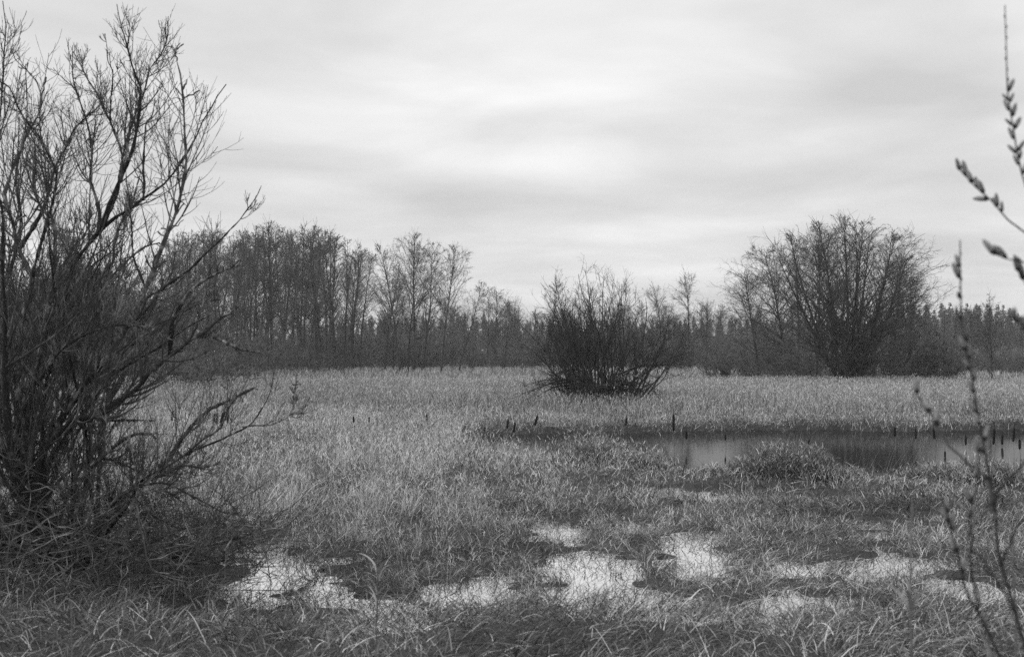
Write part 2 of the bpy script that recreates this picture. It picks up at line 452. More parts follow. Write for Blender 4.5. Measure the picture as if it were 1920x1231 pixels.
def put_grass(name, sets, material):
    Vs, Qs, Ts, o = [], [], [], 0
    for V, Q, T in sets:
        Vs.append(V); Qs.append(Q + o); Ts.append(T); o += len(V)
    ob = link(name, mesh(name, np.concatenate(Vs), np.concatenate(Qs), material, np.concatenate(Ts)))
    tag(ob, kind='stuff'); return ob


def patch(x, y): return fbm(x, y, 2.6, 41)


def upright(n, y0, y1, hmean, wmul, keep, tone, K=5, lean=0.35, tip=(0.3, 1.7), edge=1.3):
    x, y = scatter(n, y0, y1, edge)
    k = rng.uniform(0, 1, len(x)) < keep(x, y)
    x, y = x[k], y[k]; m = len(x)
    # clumping: pull points to a few hundred tuft centres
    cs = 0.16 + 0.006 * y
    jx, jy = np.floor(x / cs).astype(np.int64), np.floor(y / cs).astype(np.int64)
    cx = (jx + 0.15 + 0.7 * _hash(jx, jy, 3)) * cs; cy = (jy + 0.15 + 0.7 * _hash(jx, jy, 4)) * cs
    f = rng.uniform(0.0, 0.75, m); x = x * (1 - f) + cx * f; y = y * (1 - f) + cy * f
    tuft = _hash(jx, jy, 9)
    h = hmean(x, y) * (0.6 + 0.6 * tuft) * rng.uniform(0.55, 1.2, m)
    az = 2 * math.pi * _hash(jx, jy, 7) + rng.normal(0, 1.5, m)
    th0 = np.abs(rng.normal(0, lean, m)); th1 = th0 + rng.uniform(tip[0], tip[1], m) * rng.uniform(0.1, 1, m)
    root = np.stack([x, y, np.maximum(gz(x, y), -0.12) - 0.02], -1)
    wd = wmul(y) * rng.uniform(0.6, 1.4, m)
    V, Q, c = blades(root, h, az, th0, th1, wd, K, rng.choice([0.8, 1.5, 3.0, 5.0], m))
    T = np.clip(tone(x, y) + rng.normal(0, 0.32, m) + 0.15 * (tuft - 0.5) + np.where(rng.uniform(0, 1, m) < 0.10, 0.45, 0), 0, 1)
    return V, Q, np.repeat(T, c)


def flat(n, y0, y1, L, wmul, keep, tone, K=5, loft=0.05):
    """matted blades lying about in all directions"""
    x, y = scatter(n, y0, y1)
    k = rng.uniform(0, 1, len(x)) < keep(x, y)
    x, y = x[k], y[k]; m = len(x)
    az = 2 * math.pi * fbm(x, y, 0.7, 77) * 2 + rng.normal(0, 1.1, m)
    th0 = rng.uniform(0.5, 1.5, m); th1 = rng.uniform(1.3, 2.3, m)
    root = np.stack([x, y, np.maximum(gz(x, y), 0.004) + rng.uniform(0, 1, m) * loft * sstep(0.0, 0.06, gz(x, y))], -1)
    V, Q, c = blades(root, L * rng.uniform(0.5, 1.4, m), az, th0, th1, wmul * rng.uniform(0.6, 1.5, m), K, rng.choice([0.8, 1.5, 4.0], m))
    T = np.clip(tone(x, y) + rng.normal(0, 0.34, m) + np.where(rng.uniform(0, 1, m) < 0.05, 0.35, 0), 0, 1)
    return V, Q, np.repeat(T, c)


def leaves(n, y0, y1, hmax, keep, tone, L=0.16, wm=1.0, K=4):
    """short curling leaves and seed heads held up in the sward"""
    x, y = scatter(n, y0, y1)
    k = rng.uniform(0, 1, len(x)) < keep(x, y)
    x, y = x[k], y[k]; m = len(x)
    z = np.maximum(gz(x, y), -0.02) + hmax(x, y) * rng.uniform(0.25, 1.05, m) ** 0.8
    root = np.stack([x, y, z], -1)
    th0 = rng.uniform(0.0, 0.9, m); th1 = th0 + rng.uniform(0.4, 2.2, m)
    V, Q, c = blades(root, L * rng.uniform(0.5, 1.5, m), rng.uniform(0, 6.283, m), th0, th1, (0.0035 + 0.00017 * y) * wm * rng.uniform(0.6, 1.5, m), K)
    T = np.clip(tone(x, y) + 0.08 + rng.normal(0, 0.33, m) + np.where(rng.uniform(0, 1, m) < 0.10, 0.4, 0), 0, 1)
    return V, Q, np.repeat(T, c)


def ell(x, y, a, b, rx, ry):
    c = gpix(a, b); e = gpix(a + rx, b); n_, f_ = gpix(a, b + ry), gpix(a, b - ry)
    return 1 - ((x - c[0]) / (e[0] - c[0])) ** 2 - ((y - 0.5 * (n_[1] + f_[1])) / (0.5 * (f_[1] - n_[1]))) ** 2


def isle(x, y):   # reed islands standing in the pond
    n = 0.8 * (fbm(x, y, 0.9, 55) - 0.5)
    return ell(x, y, 1115, 866, 95, 20) + n


def dry(x, y):
    p = pond(x, y)
    g = gz(x, y)
    k = np.where((p > -0.5) & (g < -0.03), 0.0, 1.0)
    k = np.where((p > 0) & (p < 0.5) & (k == 0), 0.03, k)
    k = np.where((p > 0) & (p < 1.2) & (k < 0.1) & (y > 27), np.where(x < 2.2, 0.05, 0.02), k)
    k = np.where((isle(x, y) > 0) & (p > 0), 0.55, k)
    left = (p > 0) & (x < 2.2)
    k = np.where(left, np.maximum(k, 0.04), k)
    w = puddle(x, y)
    wet = sstep(-0.005, -0.045, g) * (y < 21) * (p < 0)
    return k * (1 - 0.4 * dent(x, y)) * (1 - wet * (0.80 + 0.17 * sstep(-0.3, 0.5, w)))


def tuft(x, y): return sstep(0.25, 0.72, 0.65 * vn(x, y, 0.5, 140) + 0.35 * vn(x, y, 0.21, 141))


def low(x, y): return 1 - 0.65 * sstep(-0.3, 0.5, np.maximum(ell(x, y, 1640, 902, 85, 24), ell(x, y, 1335, 896, 60, 16)))


def lump(x, y): return sstep(0.3, 0.62, fbm(x, y, 1.3, 61))


# far meadow
BX, BY = pix(1128, 668, 45.0)[:2]
by_bush = lambda x, y: 1 - 0.65 * np.exp(-((x - BX) / 1.7) ** 2 - ((y - BY + 0.6) / 2.2) ** 2)
far_keep = lambda x, y: dry(x, y) * (0.35 + 0.65 * patch(x, y)) * (1 - 0.5 * sstep(0.40, 0.28, fbm(x, y, 6, 67)))
put_grass('meadow_grass', [
    leaves(350000, 31, 75, lambda x, y: by_bush(x, y) * (0.36 + 0.22 * fbm(x, y, 5, 8)) * (0.4 + 0.6 * sstep(-0.2, -3.0, pond(x, y))), far_keep, lambda x, y: 0.38 + 0.5 * fbm(x, y, 7, 12), 0.11, 1.0, 3),
    upright(190000, 31, 75, lambda x, y: by_bush(x, y) * (0.38 + 0.25 * fbm(x, y, 5, 8)) * (0.4 + 0.6 * sstep(-0.2, -3.0, pond(x, y))), lambda y: 0.004 + 0.0002 * y, far_keep, lambda x, y: 0.26 + 0.6 * fbm(x, y, 7, 12), 4, 0.4),
    upright(190000, 75, 200, lambda x, y: 0.36 + 0.2 * fbm(x, y, 9, 8), lambda y: 0.012 + 0.00028 * y, far_keep, lambda x, y: 0.38 + 0.5 * fbm(x, y, 14, 12), 3, 0.4),
    upright(50000, 200, 330, lambda x, y: 0.5 + 0 * x, lambda y: 0.06 + 0 * y, lambda x, y: 1 + 0 * x, lambda x, y: 0.6 + 0 * x, 3, 0.4),
], M_GRASS)

# left and right zones between camera and pond
tall = lambda x, y: sstep(1.4, -1.6, x - 0.02 * y) * sstep(9.5, 14, y)                 # taller sward to the left of the pond
front = lambda x, y: sstep(-0.3, 0.5, np.maximum(np.maximum(ell(x, y, 1478, 897, 80, 20), ell(x, y, 1800, 908, 90, 12) - 0.4), np.maximum(ell(x, y, 1190, 884, 90, 20), isle(x, y))))
hollow = lambda x, y: sstep(0.34, 0.25, fbm(x, y, 1.3, 66))                             # dark sunken hollows with little growing
mid_h = lambda x, y: (0.085 + 0.24 * tall(x, y) + 0.19 * front(x, y) + 0.10 * lump(x, y) + 0.03 * sstep(-1.6, -0.3, pond(x, y))) * (1 - 0.45 * shade_area(x, y)) * (0.6 + 0.4 * sstep(-0.3, -4, puddle(x, y))) * (1 - 0.5 * hollow(x, y)) * (1 - 0.35 * wetzone(x, y)) * (0.5 + 0.5 * sstep(7.5, 11, y)) * (0.45 + 0.8 * tuft(x, y)) * low(x, y)
mid_keep = lambda x, y: dry(x, y) * (0.45 + 0.55 * lump(x, y)) * (0.35 + 0.65 * tuft(x, y)) * (1 - 0.6 * hollow(x, y)) * (1 - 0.75 * shade_area(x, y))
mid_tone = lambda x, y: 0.14 + 0.2 * tuft(x, y) - 0.25 * dent(x, y) - 0.18 * sstep(10, 8, y) + 0.46 * patch(x, y) + 0.16 * tall(x, y) + 0.08 * front(x, y) - 0.25 * shade_area(x, y)  # last term paints the willow's shade into the grass tone
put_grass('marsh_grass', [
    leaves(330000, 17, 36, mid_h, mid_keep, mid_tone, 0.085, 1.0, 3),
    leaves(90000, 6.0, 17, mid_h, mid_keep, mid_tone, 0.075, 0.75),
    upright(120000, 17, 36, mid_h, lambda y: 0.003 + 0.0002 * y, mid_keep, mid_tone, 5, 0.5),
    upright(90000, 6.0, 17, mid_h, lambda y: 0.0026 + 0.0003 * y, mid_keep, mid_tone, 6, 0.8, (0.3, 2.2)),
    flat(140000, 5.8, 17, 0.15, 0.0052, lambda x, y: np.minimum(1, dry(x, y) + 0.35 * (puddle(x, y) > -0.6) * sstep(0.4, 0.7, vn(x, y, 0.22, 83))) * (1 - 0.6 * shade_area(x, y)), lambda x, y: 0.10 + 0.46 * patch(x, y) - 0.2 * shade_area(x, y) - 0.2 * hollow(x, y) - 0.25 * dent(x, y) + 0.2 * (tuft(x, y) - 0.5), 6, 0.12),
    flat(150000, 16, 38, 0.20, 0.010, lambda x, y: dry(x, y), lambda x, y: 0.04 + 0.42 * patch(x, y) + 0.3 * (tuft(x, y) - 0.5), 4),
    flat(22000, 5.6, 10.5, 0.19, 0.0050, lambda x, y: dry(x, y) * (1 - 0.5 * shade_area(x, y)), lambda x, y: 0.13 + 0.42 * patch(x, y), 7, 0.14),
    upright(34000, 6.5, 20, lambda x, y: 0.10 + 0.12 * vn(x, y, 0.5, 85), lambda y: 0.003 + 0.0001 * y, lambda x, y: (puddle(x, y) > -0.6) * (gz(x, y) < 0.0) * (0.25 + 0.75 * sstep(0.5, 0.75, vn(x, y, 0.35, 84))), lambda x, y: 0.22 + 0 * x, 4, 0.7, (0.2, 2.0)),
    upright(120000, 7.0, 19.5, lambda x, y: 0.11 + 0.10 * vn(x, y, 0.5, 87), lambda y: 0.0026 + 0.0003 * y, lambda x, y: (puddle(x, y) > -0.8) * (gz(x, y) < 0.01) * sstep(0.48, 0.62, 0.6 * vn(x, y, 0.34, 88) + 0.4 * vn(x, y, 0.13, 89)), lambda x, y: 0.26 + 0 * x, 5, 0.8, (0.3, 2.2)),
    upright(900, 6.2, 16, lambda x, y: 0.22 + 0.15 * lump(x, y), lambda y: 0.006 + 0 * y, lambda x, y: dry(x, y), lambda x, y: 0.42 + 0 * x, 7, 0.45, (0.3, 1.4)),
], M_NEAR)


# ------------------------------------------------------------------ trees: prototypes 10 m high (scaled when placed)
def alder(name, seed, low=0.35, spread=1.0, nb=30, stems=((0, 0, 0),), ang=42, up=0.05, tw=0.011, dens=1.0, rad=0.10, trunkmat=None):
    """root empty > trunk (one per stem), crown of fine bare twigs"""
    r = np.random.default_rng(seed)
    root = link(name, None); crown = []
    for sx, sy, tilt in stems:
        a = r.uniform(0, 6.28) if tilt else 0
        hh = 10 * (1 if (sx, sy) == (0, 0) else r.uniform(0.82, 0.98))
        P, R = shoots(r, np.array([[sx, sy, -0.15]]), np.array([[math.sin(tilt) * (1 if sx >= 0 else -1), 0.3 * math.sin(tilt) * math.cos(a), math.cos(tilt)]]), [hh], np.array([rad]), 16, 0.05 if tilt else 0.03, 0.035, 0.10)
        link('trunk', mesh('trunk', *tubes(P, R, 7), trunkmat or M_ALDER), root)
        B, BR = grow(r, P, R, nb, low, 0.985, ang, 0.33 * spread, up + 0.03, 0.06, 9, 0.5, tw * 1.4, 0.25, 9, lambda t: (1.02 - t) ** 0.75 * (0.5 + 1.0 * np.clip((t - low) / 0.3, 0, 1)), droop=0.22)
        C, CR = grow(r, B, BR, int(8 * dens), 0.12, 1.0, 38, 0.42, 0.05, 0.10, 6, 0.55, tw * 0.75, 0.5, prof=lambda t: 1.2 - 0.75 * t, droop=0.22)
        D, DR = grow(r, C, CR, int(6 * dens), 0.1, 1.0, 40, 0.50, 0.0, 0.16, 4, 0.7, tw * 0.5, 0.7, droop=0.15)
        D2, DR2 = grow(r, P, R, int(nb * 0.9), 0.6, 1.0, 40, 0.07, 0.1, 0.1, 4, 0.5, tw, 0.4)
        E, ER = clusters(r, D, int(0.9 * len(C) * dens), 0.022)
        crown += [tubes(B, BR, 4), tubes(C, CR, 3), tubes(D, DR, 3), tubes(D2, DR2, 3), tubes(E, ER, 3)]
    link('crown', mesh('crown', *merge(crown), M_TWIG), root)
    return root


def bush(name, seed, n=26, h=1.0, wide=0.75, nstem=5, tw=0.012, dens=1.0, br=0.9, rad=0.05, mats=None, curl=0.09, tmax=68):
    """root empty > stem (several), crown; 10 h high"""
    r = np.random.default_rng(seed); root = link(name, None)
    az = r.uniform(0, 2 * math.pi, n); q = np.sqrt(r.uniform(0, 1, n)); th = np.radians(tmax) * q * wide
    base = np.stack([np.cos(az) * q * br, np.sin(az) * q * br, -0.1 + 0 * az], -1)
    d = np.stack([np.sin(th) * np.cos(az), np.sin(th) * np.sin(az), np.cos(th)], -1)
    L = 10 * h * (1 - 0.28 * q) * r.uniform(0.75, 1.05, n)
    P, R = shoots(r, base, d, L, r.uniform(0.6, 1.1, n) * rad, 12, curl * q, 0.07, 0.2)
    sm, tm = mats or (M_SCRUB, M_SCRUB)
    for i in range(nstem): link('stem', mesh('stem', *tubes(P[i:i + 1], R[i:i + 1], 6), sm), root)
    parts = [tubes(P[nstem:], R[nstem:], 5)] if n > nstem else []
    B, BR = grow(r, P, R, int(10 * dens), 0.1, 0.98, 38, 0.34, 0.08, 0.10, 7, 0.6, tw * 1.3, 0.3, 12, lambda t: 1.15 - 0.9 * t, droop=0.1)
    C, CR = grow(r, B, BR, int(7 * dens), 0.1, 1.0, 42, 0.42, 0.05, 0.18, 5, 0.65, tw, 0.5)
    D, DR = grow(r, C, CR, int(3 * dens), 0.2, 1.0, 45, 0.5, 0.02, 0.22, 4, 0.7, tw * 0.8, 0.7)
    parts += [tubes(B, BR, 4), tubes(C, CR, 3), tubes(D, DR, 3)]
    if mats: parts.append(tubes(*clusters(r, D, int(len(C) * 0.8), 0.035), 3))
    link('crown', mesh('crown', *merge(parts), tm), root)
    return root


def conifer(name, seed, slim=0.19):
    r = np.random.default_rng(seed); root = link(name, None)
    P, R = shoots(r, np.array([[0, 0, -0.2]]), np.array([[0, 0, 1.0]]), [10], np.array([0.14]), 10, 0.02, 0.01, 0.1)
    link('trunk', mesh('trunk', *tubes(P, R, 5), M_ALDER), root)
    z = np.sort(r.uniform(0.12, 0.99, 260)); az = r.uniform(0, 6.28, 260)
    L = 10 * slim * (1.02 - z) ** 0.8 * r.uniform(0.6, 1.25, 260) + 0.12
    base = np.stack([0 * z, 0 * z, z * 9.9 - 0.1], -1); d = np.stack([np.cos(az), np.sin(az), 0.25 + 0 * az], -1)
    B, BR = shoots(r, base, d, L, 0.05 + 0 * L, 5, -0.14, 0.06, 0.5)
    C, CR = grow(r, B, BR, 7, 0.15, 1.0, 55, 0.42, -0.15, 0.2, 3, 1.0, 0.045, 0.5)
    link('crown', mesh('crown', *merge([tubes(B, BR, 3), tubes(C, CR, 3)]), M_CONIF), root)
    return root


PROTO = {}
HT = {}
used = set()


def height(o):
    z = []
    for c in o.children:
        a = np.empty(len(c.data.vertices) * 3, np.float32); c.data.vertices.foreach_get('co', a); z.append(a[2::3])
    return float(np.percentile(np.concatenate(z), 99.7))


def place(kind, px, d, ytop, label, cat, group=None, lean=0.0, wide=1.0, rot=None, fresh=None, yoff=None):
    """stand a tree of this kind at photo column px, forward distance d, its top at photo row ytop"""
    src = PROTO[kind]
    o = src if kind not in used else copy_tree(src)
    used.add(kind)
    x = float(pix(px, 668, d)[0]); z0 = float(gz(x, d)) - 0.03
    hh = float(pix(px, ytop, d)[2]) - z0
    if kind not in HT: HT[kind] = height(src)
    s = hh / HT[kind]
    o.location = (x, d, z0); o.scale = (s * wide, s * wide, s)
    o.rotation_euler = (0, lean, rng.uniform(0, 6.28) if rot is None else rot)
    if lean: o.rotation_euler = (Matrix.Rotation(lean, 3, 'Y') @ Matrix.Rotation(rng.uniform(0, 6.28) if rot is None else rot, 3, 'Z')).to_euler()
    for k in ('label', 'category', 'group'):
        if k in o: del o[k]
    tag(o, label, cat, group); return o


PROTO['alder_a'] = alder('alder_tree', 1, 0.28, 0.95)
PROTO['alder_b'] = alder('alder_tree', 2, 0.25, 0.85, 30)
PROTO['alder_c'] = alder('alder_tree', 3, 0.32, 1.0, 32)
PROTO['alder_d'] = alder('alder_tree', 4, 0.30, 0.9, 30)
PROTO['alder_open'] = alder('alder_tree', 5, 0.15, 1.2, 40, rad=0.10)
PROTO['alder_open_b'] = alder('alder_tree', 6, 0.12, 1.1, 38, rad=0.09)
PROTO['alder_wide'] = alder('alder_tree', 7, 0.2, 1.6, 60, ang=44, up=0.03, rad=0.12)
PROTO['alder_wide_b'] = alder('alder_tree', 9, 0.22, 1.55, 58, ang=44, up=0.03, rad=0.12)
PROTO['lone'] = alder('bare_tree', 8, 0.45, 1.1, 24, ang=38, up=0.06)
PROTO['slender'] = alder('bare_tree', 10, 0.08, 1.0, 46, ang=50, up=0.04, rad=0.07)
PROTO['multi'] = alder('broad_tree', 12, 0.05, 1.05, 32, ((0, 0, 0), (.2, .1, .2), (-.2, -.1, .22), (.25, -.15, .38), (-.25, .15, .4), (.1, .25, .1), (-.15, -.25, .12), (.3, .2, .46), (-.3, -.2, .48)), 42, 0.05, 0.009, 0.8, 0.11)
PROTO['scrub_a'] = bush('willow_scrub', 14, 22, 1.0, 1.1, 5, 0.035, 1.0, 3.0, 0.08)
PROTO['scrub_b'] = bush('willow_scrub', 15, 22, 1.0, 1.2, 5, 0.035, 1.0, 4.0, 0.08)
PROTO['scrub_c'] = bush('willow_scrub', 16, 26, 1.0, 0.9, 5, 0.03, 1.0, 2.4, 0.08)
PROTO['thicket'] = bush('thicket_tree', 17, 24, 1.0, 0.95, 6, 0.02, 1.25, 2.0, 0.10, (M_ALDER, M_SCRUB))
PROTO['conifer_a'] = conifer('conifer_tree', 20)
PROTO['conifer_b'] = conifer('conifer_tree', 21, 0.16)
PROTO['conifer_c'] = conifer('conifer_tree', 22, 0.23)

# the dense stand beyond the meadow
prof = lambda x: np.interp(x, [300, 330, 360, 400, 440, 475, 510, 540, 560, 600, 625, 650, 675, 690], [462, 455, 440, 436, 440, 425, 428, 436, 428, 440, 437, 455, 470, 492])
sx = [345, 362, 378, 392, 408, 432, 446, 458, 470, 484, 497, 510, 531, 545, 556, 568, 579, 592, 604, 617, 630, 645, 660, 676]
for i, x in enumerate(sx):
    place('alder_' + 'abcd'[i % 4], x, rng.uniform(140, 160), prof(x) + rng.uniform(-14, 8), 'tall slim bare alder in the packed row of the stand beyond the meadow', 'tree', 'alders in the front row of the stand', rng.normal(0, 0.015))
for i in range(40):
    x = 305 + 357 * (i + rng.uniform(0, 1)) / 40
    place('alder_' + 'abcd'[i % 4], x, rng.uniform(160, 195), prof(x) + rng.uniform(-6, 22), 'slim bare alder half hidden behind the front row of the stand', 'tree', 'alders behind the front row of the stand')

# the open clump beside the stand
for k, x, d, yt, ln, lab in [
        ('alder_open', 751, 136, 452, -0.11, 'tall bare alder of the open clump leaning out towards the dense stand'),
        ('alder_open_b', 765, 138, 450, -0.06, 'bare alder of the open clump, second from the dense stand, barely leaning'),
        ('alder_open', 776, 134, 436, 0.0, 'tallest straight bare alder in the middle of the open clump'),
        ('alder_open_b', 793, 137, 446, 0.05, 'slim bare alder of the open clump just beside its tallest straight one'),
        ('alder_open', 827, 130, 455, 0.10, 'bare alder on the edge of the open clump leaning towards the round bush')]:
    place(k, x, d, yt, lab, 'tree', 'alders of the open clump', ln, 0.9)
for x, yt, ln in [(722, 500, -0.03), (860, 520, 0.12), (738, 520, -0.02)]:
    place('alder_open_b', x, 146, yt, 'shorter bare alder filling the flanks of the open clump', 'tree', 'short alders flanking the open clump', ln, 1.1)
for k, x, yt, lab in [('alder_c', 912, 556, 'small bare tree with one thin trunk left of its two neighbours before the wood'),
                      ('alder_wide', 930, 540, 'small round-crowned bare tree with a dark trunk between open clump and bush'),
                      ('alder_a', 946, 560, 'small bare tree right of the round-crowned one before the wood')]:
    place(k, x, 165, yt, lab, 'tree', 'small bare trees before the wood')
place('lone', 1242, 160, 531, 'small lone bare tree just right of the round bush, shorter of two', 'tree', 'lone bare trees above the wood')
place('lone', 1290, 150, 507, 'lone bare tree with rounded crown on a thin pole, taller of two', 'tree', 'lone bare trees above the wood')
place('alder_wide_b', 1326, 150, 560, 'low bushy bare tree next to the taller lone one', 'tree', None)
place('alder_c', 1030, 150, 520, 'bare tree showing just behind the left edge of the round bush', 'tree', None)

# the group on the right
place('alder_wide', 1482, 90, 452, 'spreading bare tree leaning towards the round bush at the end of its group', 'tree', 'trees of the round group', -0.14, 1.1, 0.4)
place('alder_open', 1500, 92, 434, 'upright bare tree between the leaning one and the broad many-stemmed one', 'tree', 'trees of the round group', 0.0, 1.1)
place('alder_wide_b', 1530, 74, 424, 'tall bare tree close beside the broad many-stemmed one, on its left', 'tree', 'trees of the round group', 0.0, 1.1)
place('alder_wide_b', 1425, 93, 500, 'low spreading bare tree at the end of the round group nearest the round bush', 'tree', 'trees of the round group', -0.1, 1.05)
place('alder_open', 1563, 76, 412, 'upright bare tree close behind the broad many-stemmed one, just left of its trunk', 'tree', 'trees of the round group', 0.0, 1.25)
place('alder_open_b', 1612, 77, 415, 'upright bare tree close behind the broad many-stemmed one, just right of its trunk', 'tree', 'trees of the round group', 0.02, 1.3)
place('multi', 1590, 69, 402, 'broad bare tree with many stems fanning from one base, tallest of its group', 'tree', 'trees of the round group', 0, 1.05, 0.0)
place('alder_wide', 1635, 80, 428, 'bare tree close behind the broad many-stemmed one, on its right', 'tree', 'trees of the round group', 0.03, 1.15, 2.2)
place('alder_wide_b', 1672, 82, 466, 'lower bare tree with drooping twig tips at the sloping end of the group', 'tree', 'trees of the round group', 0.04, 1.05)
place('alder_wide', 1706, 84, 506, 'lowest bare tree where the round group slopes down to the wood', 'tree', 'trees of the round group', 0.05, 1.0)
place('slender', 1860, 69, 550, 'slender young bare tree standing alone in the meadow before the wood', 'tree', None, 0, 0.8)
for i, (x, yt, d) in enumerate([(1365, 640, 95), (1400, 620, 96), (1440, 625, 92), (1515, 610, 88), (1545, 625, 78), (1640, 600, 78), (1675, 590, 80), (1715, 610, 80), (1740, 645, 84), (1480, 630, 96)]):
    place('scrub_' + 'abc'[i % 3], x, d, yt, 'bare willow scrub crowding the feet of the round tree group', 'shrub', 'scrub under the round tree group')

# thickets and scrub
place('scrub_a', 540, 128, 612, 'rounded bare willow scrub in front of the dense stand', 'shrub', 'scrub before the stand')
place('scrub_c', 480, 132, 618, 'bare willow scrub at the end of the stand, beside a rounder one', 'shrub', 'scrub before the stand')
place('scrub_b', 600, 134, 632, 'low bare willow scrub before the stand, nearest the open clump', 'shrub', 'scrub before the stand')
pl = lambda x: np.interp(x, [-150, 0, 60, 150, 220, 290, 340, 400], [440, 452, 438, 444, 470, 505, 560, 600])
for i, x in enumerate([-120, -70, -20, 25, 62, 100, 145, 190, 235, 280, 325, 365]):
    place('thicket', x, rng.uniform(92, 116), pl(x) + rng.uniform(0, 16), 'dense bare thicket tree seen through the big willow\'s branches', 'tree', 'thicket behind the big willow', 0, 1.0)
for i, x in enumerate(np.linspace(-120, 420, 13)):
    place('scrub_' + 'abc'[i % 3], x, rng.uniform(80, 92), 610 + rng.uniform(-25, 25), 'dark bare scrub along the thicket foot behind the big willow', 'shrub', 'scrub at the thicket foot')
for i, x in enumerate(np.linspace(300, 1420, 42)):
    place('scrub_' + 'abc'[i % 3], x + rng.uniform(-12, 12), rng.uniform(168, 200), 618 + rng.uniform(-26, 22), 'low bare scrub along the edge of the wood across the meadow', 'shrub', 'scrub along the wood edge')
for i, x in enumerate(np.linspace(1740, 2080, 14)):
    place('scrub_' + 'abc'[i % 3], x + rng.uniform(-12, 12), rng.uniform(120, 150), 640 + rng.uniform(-22, 14), 'low bare scrub along the wood edge beyond the slender young tree', 'shrub', 'scrub beyond the young tree')
# bare trees of the wood
kinds = ['alder_wide', 'alder_open', 'alder_wide_b', 'alder_open_b', 'alder_c']
for i, x in enumerate(np.linspace(280, 1480, 58)):
    place(kinds[i % 5], x + rng.uniform(-10, 10), rng.uniform(200, 250), 578 + rng.uniform(-14, 22), 'bare tree in the low grey wood across the meadow', 'tree', 'bare trees of the low wood', 0, 1.2)
for i, x in enumerate(np.linspace(1690, 2090, 22)):
    place(kinds[i % 5], x + rng.uniform(-10, 10), rng.uniform(160, 220), 580 + rng.uniform(-10, 30), 'bare tree in the low wood beyond the slender young tree', 'tree', 'bare trees of the wood beyond', 0, 1.2)
# conifers on the rise
cp = lambda x: np.interp(x, [550, 700, 860, 890, 950, 1020, 1240, 1300, 1400, 1700, 1750, 1800, 1900, 2100], [600, 582, 576, 574, 580, 588, 586, 580, 588, 568, 562, 562, 566, 570])
for i in range(150):
    x = 560 + 1540 * (i + rng.uniform(0, 1)) / 150
    place('conifer_' + 'abc'[i % 3], x, rng.uniform(380, 540), cp(x) + 5 + 5 * (x < 1250) + abs(rng.normal(0, 8)), 'dark pointed conifer on the far rise behind the bare wood', 'tree', 'conifers on the far rise')

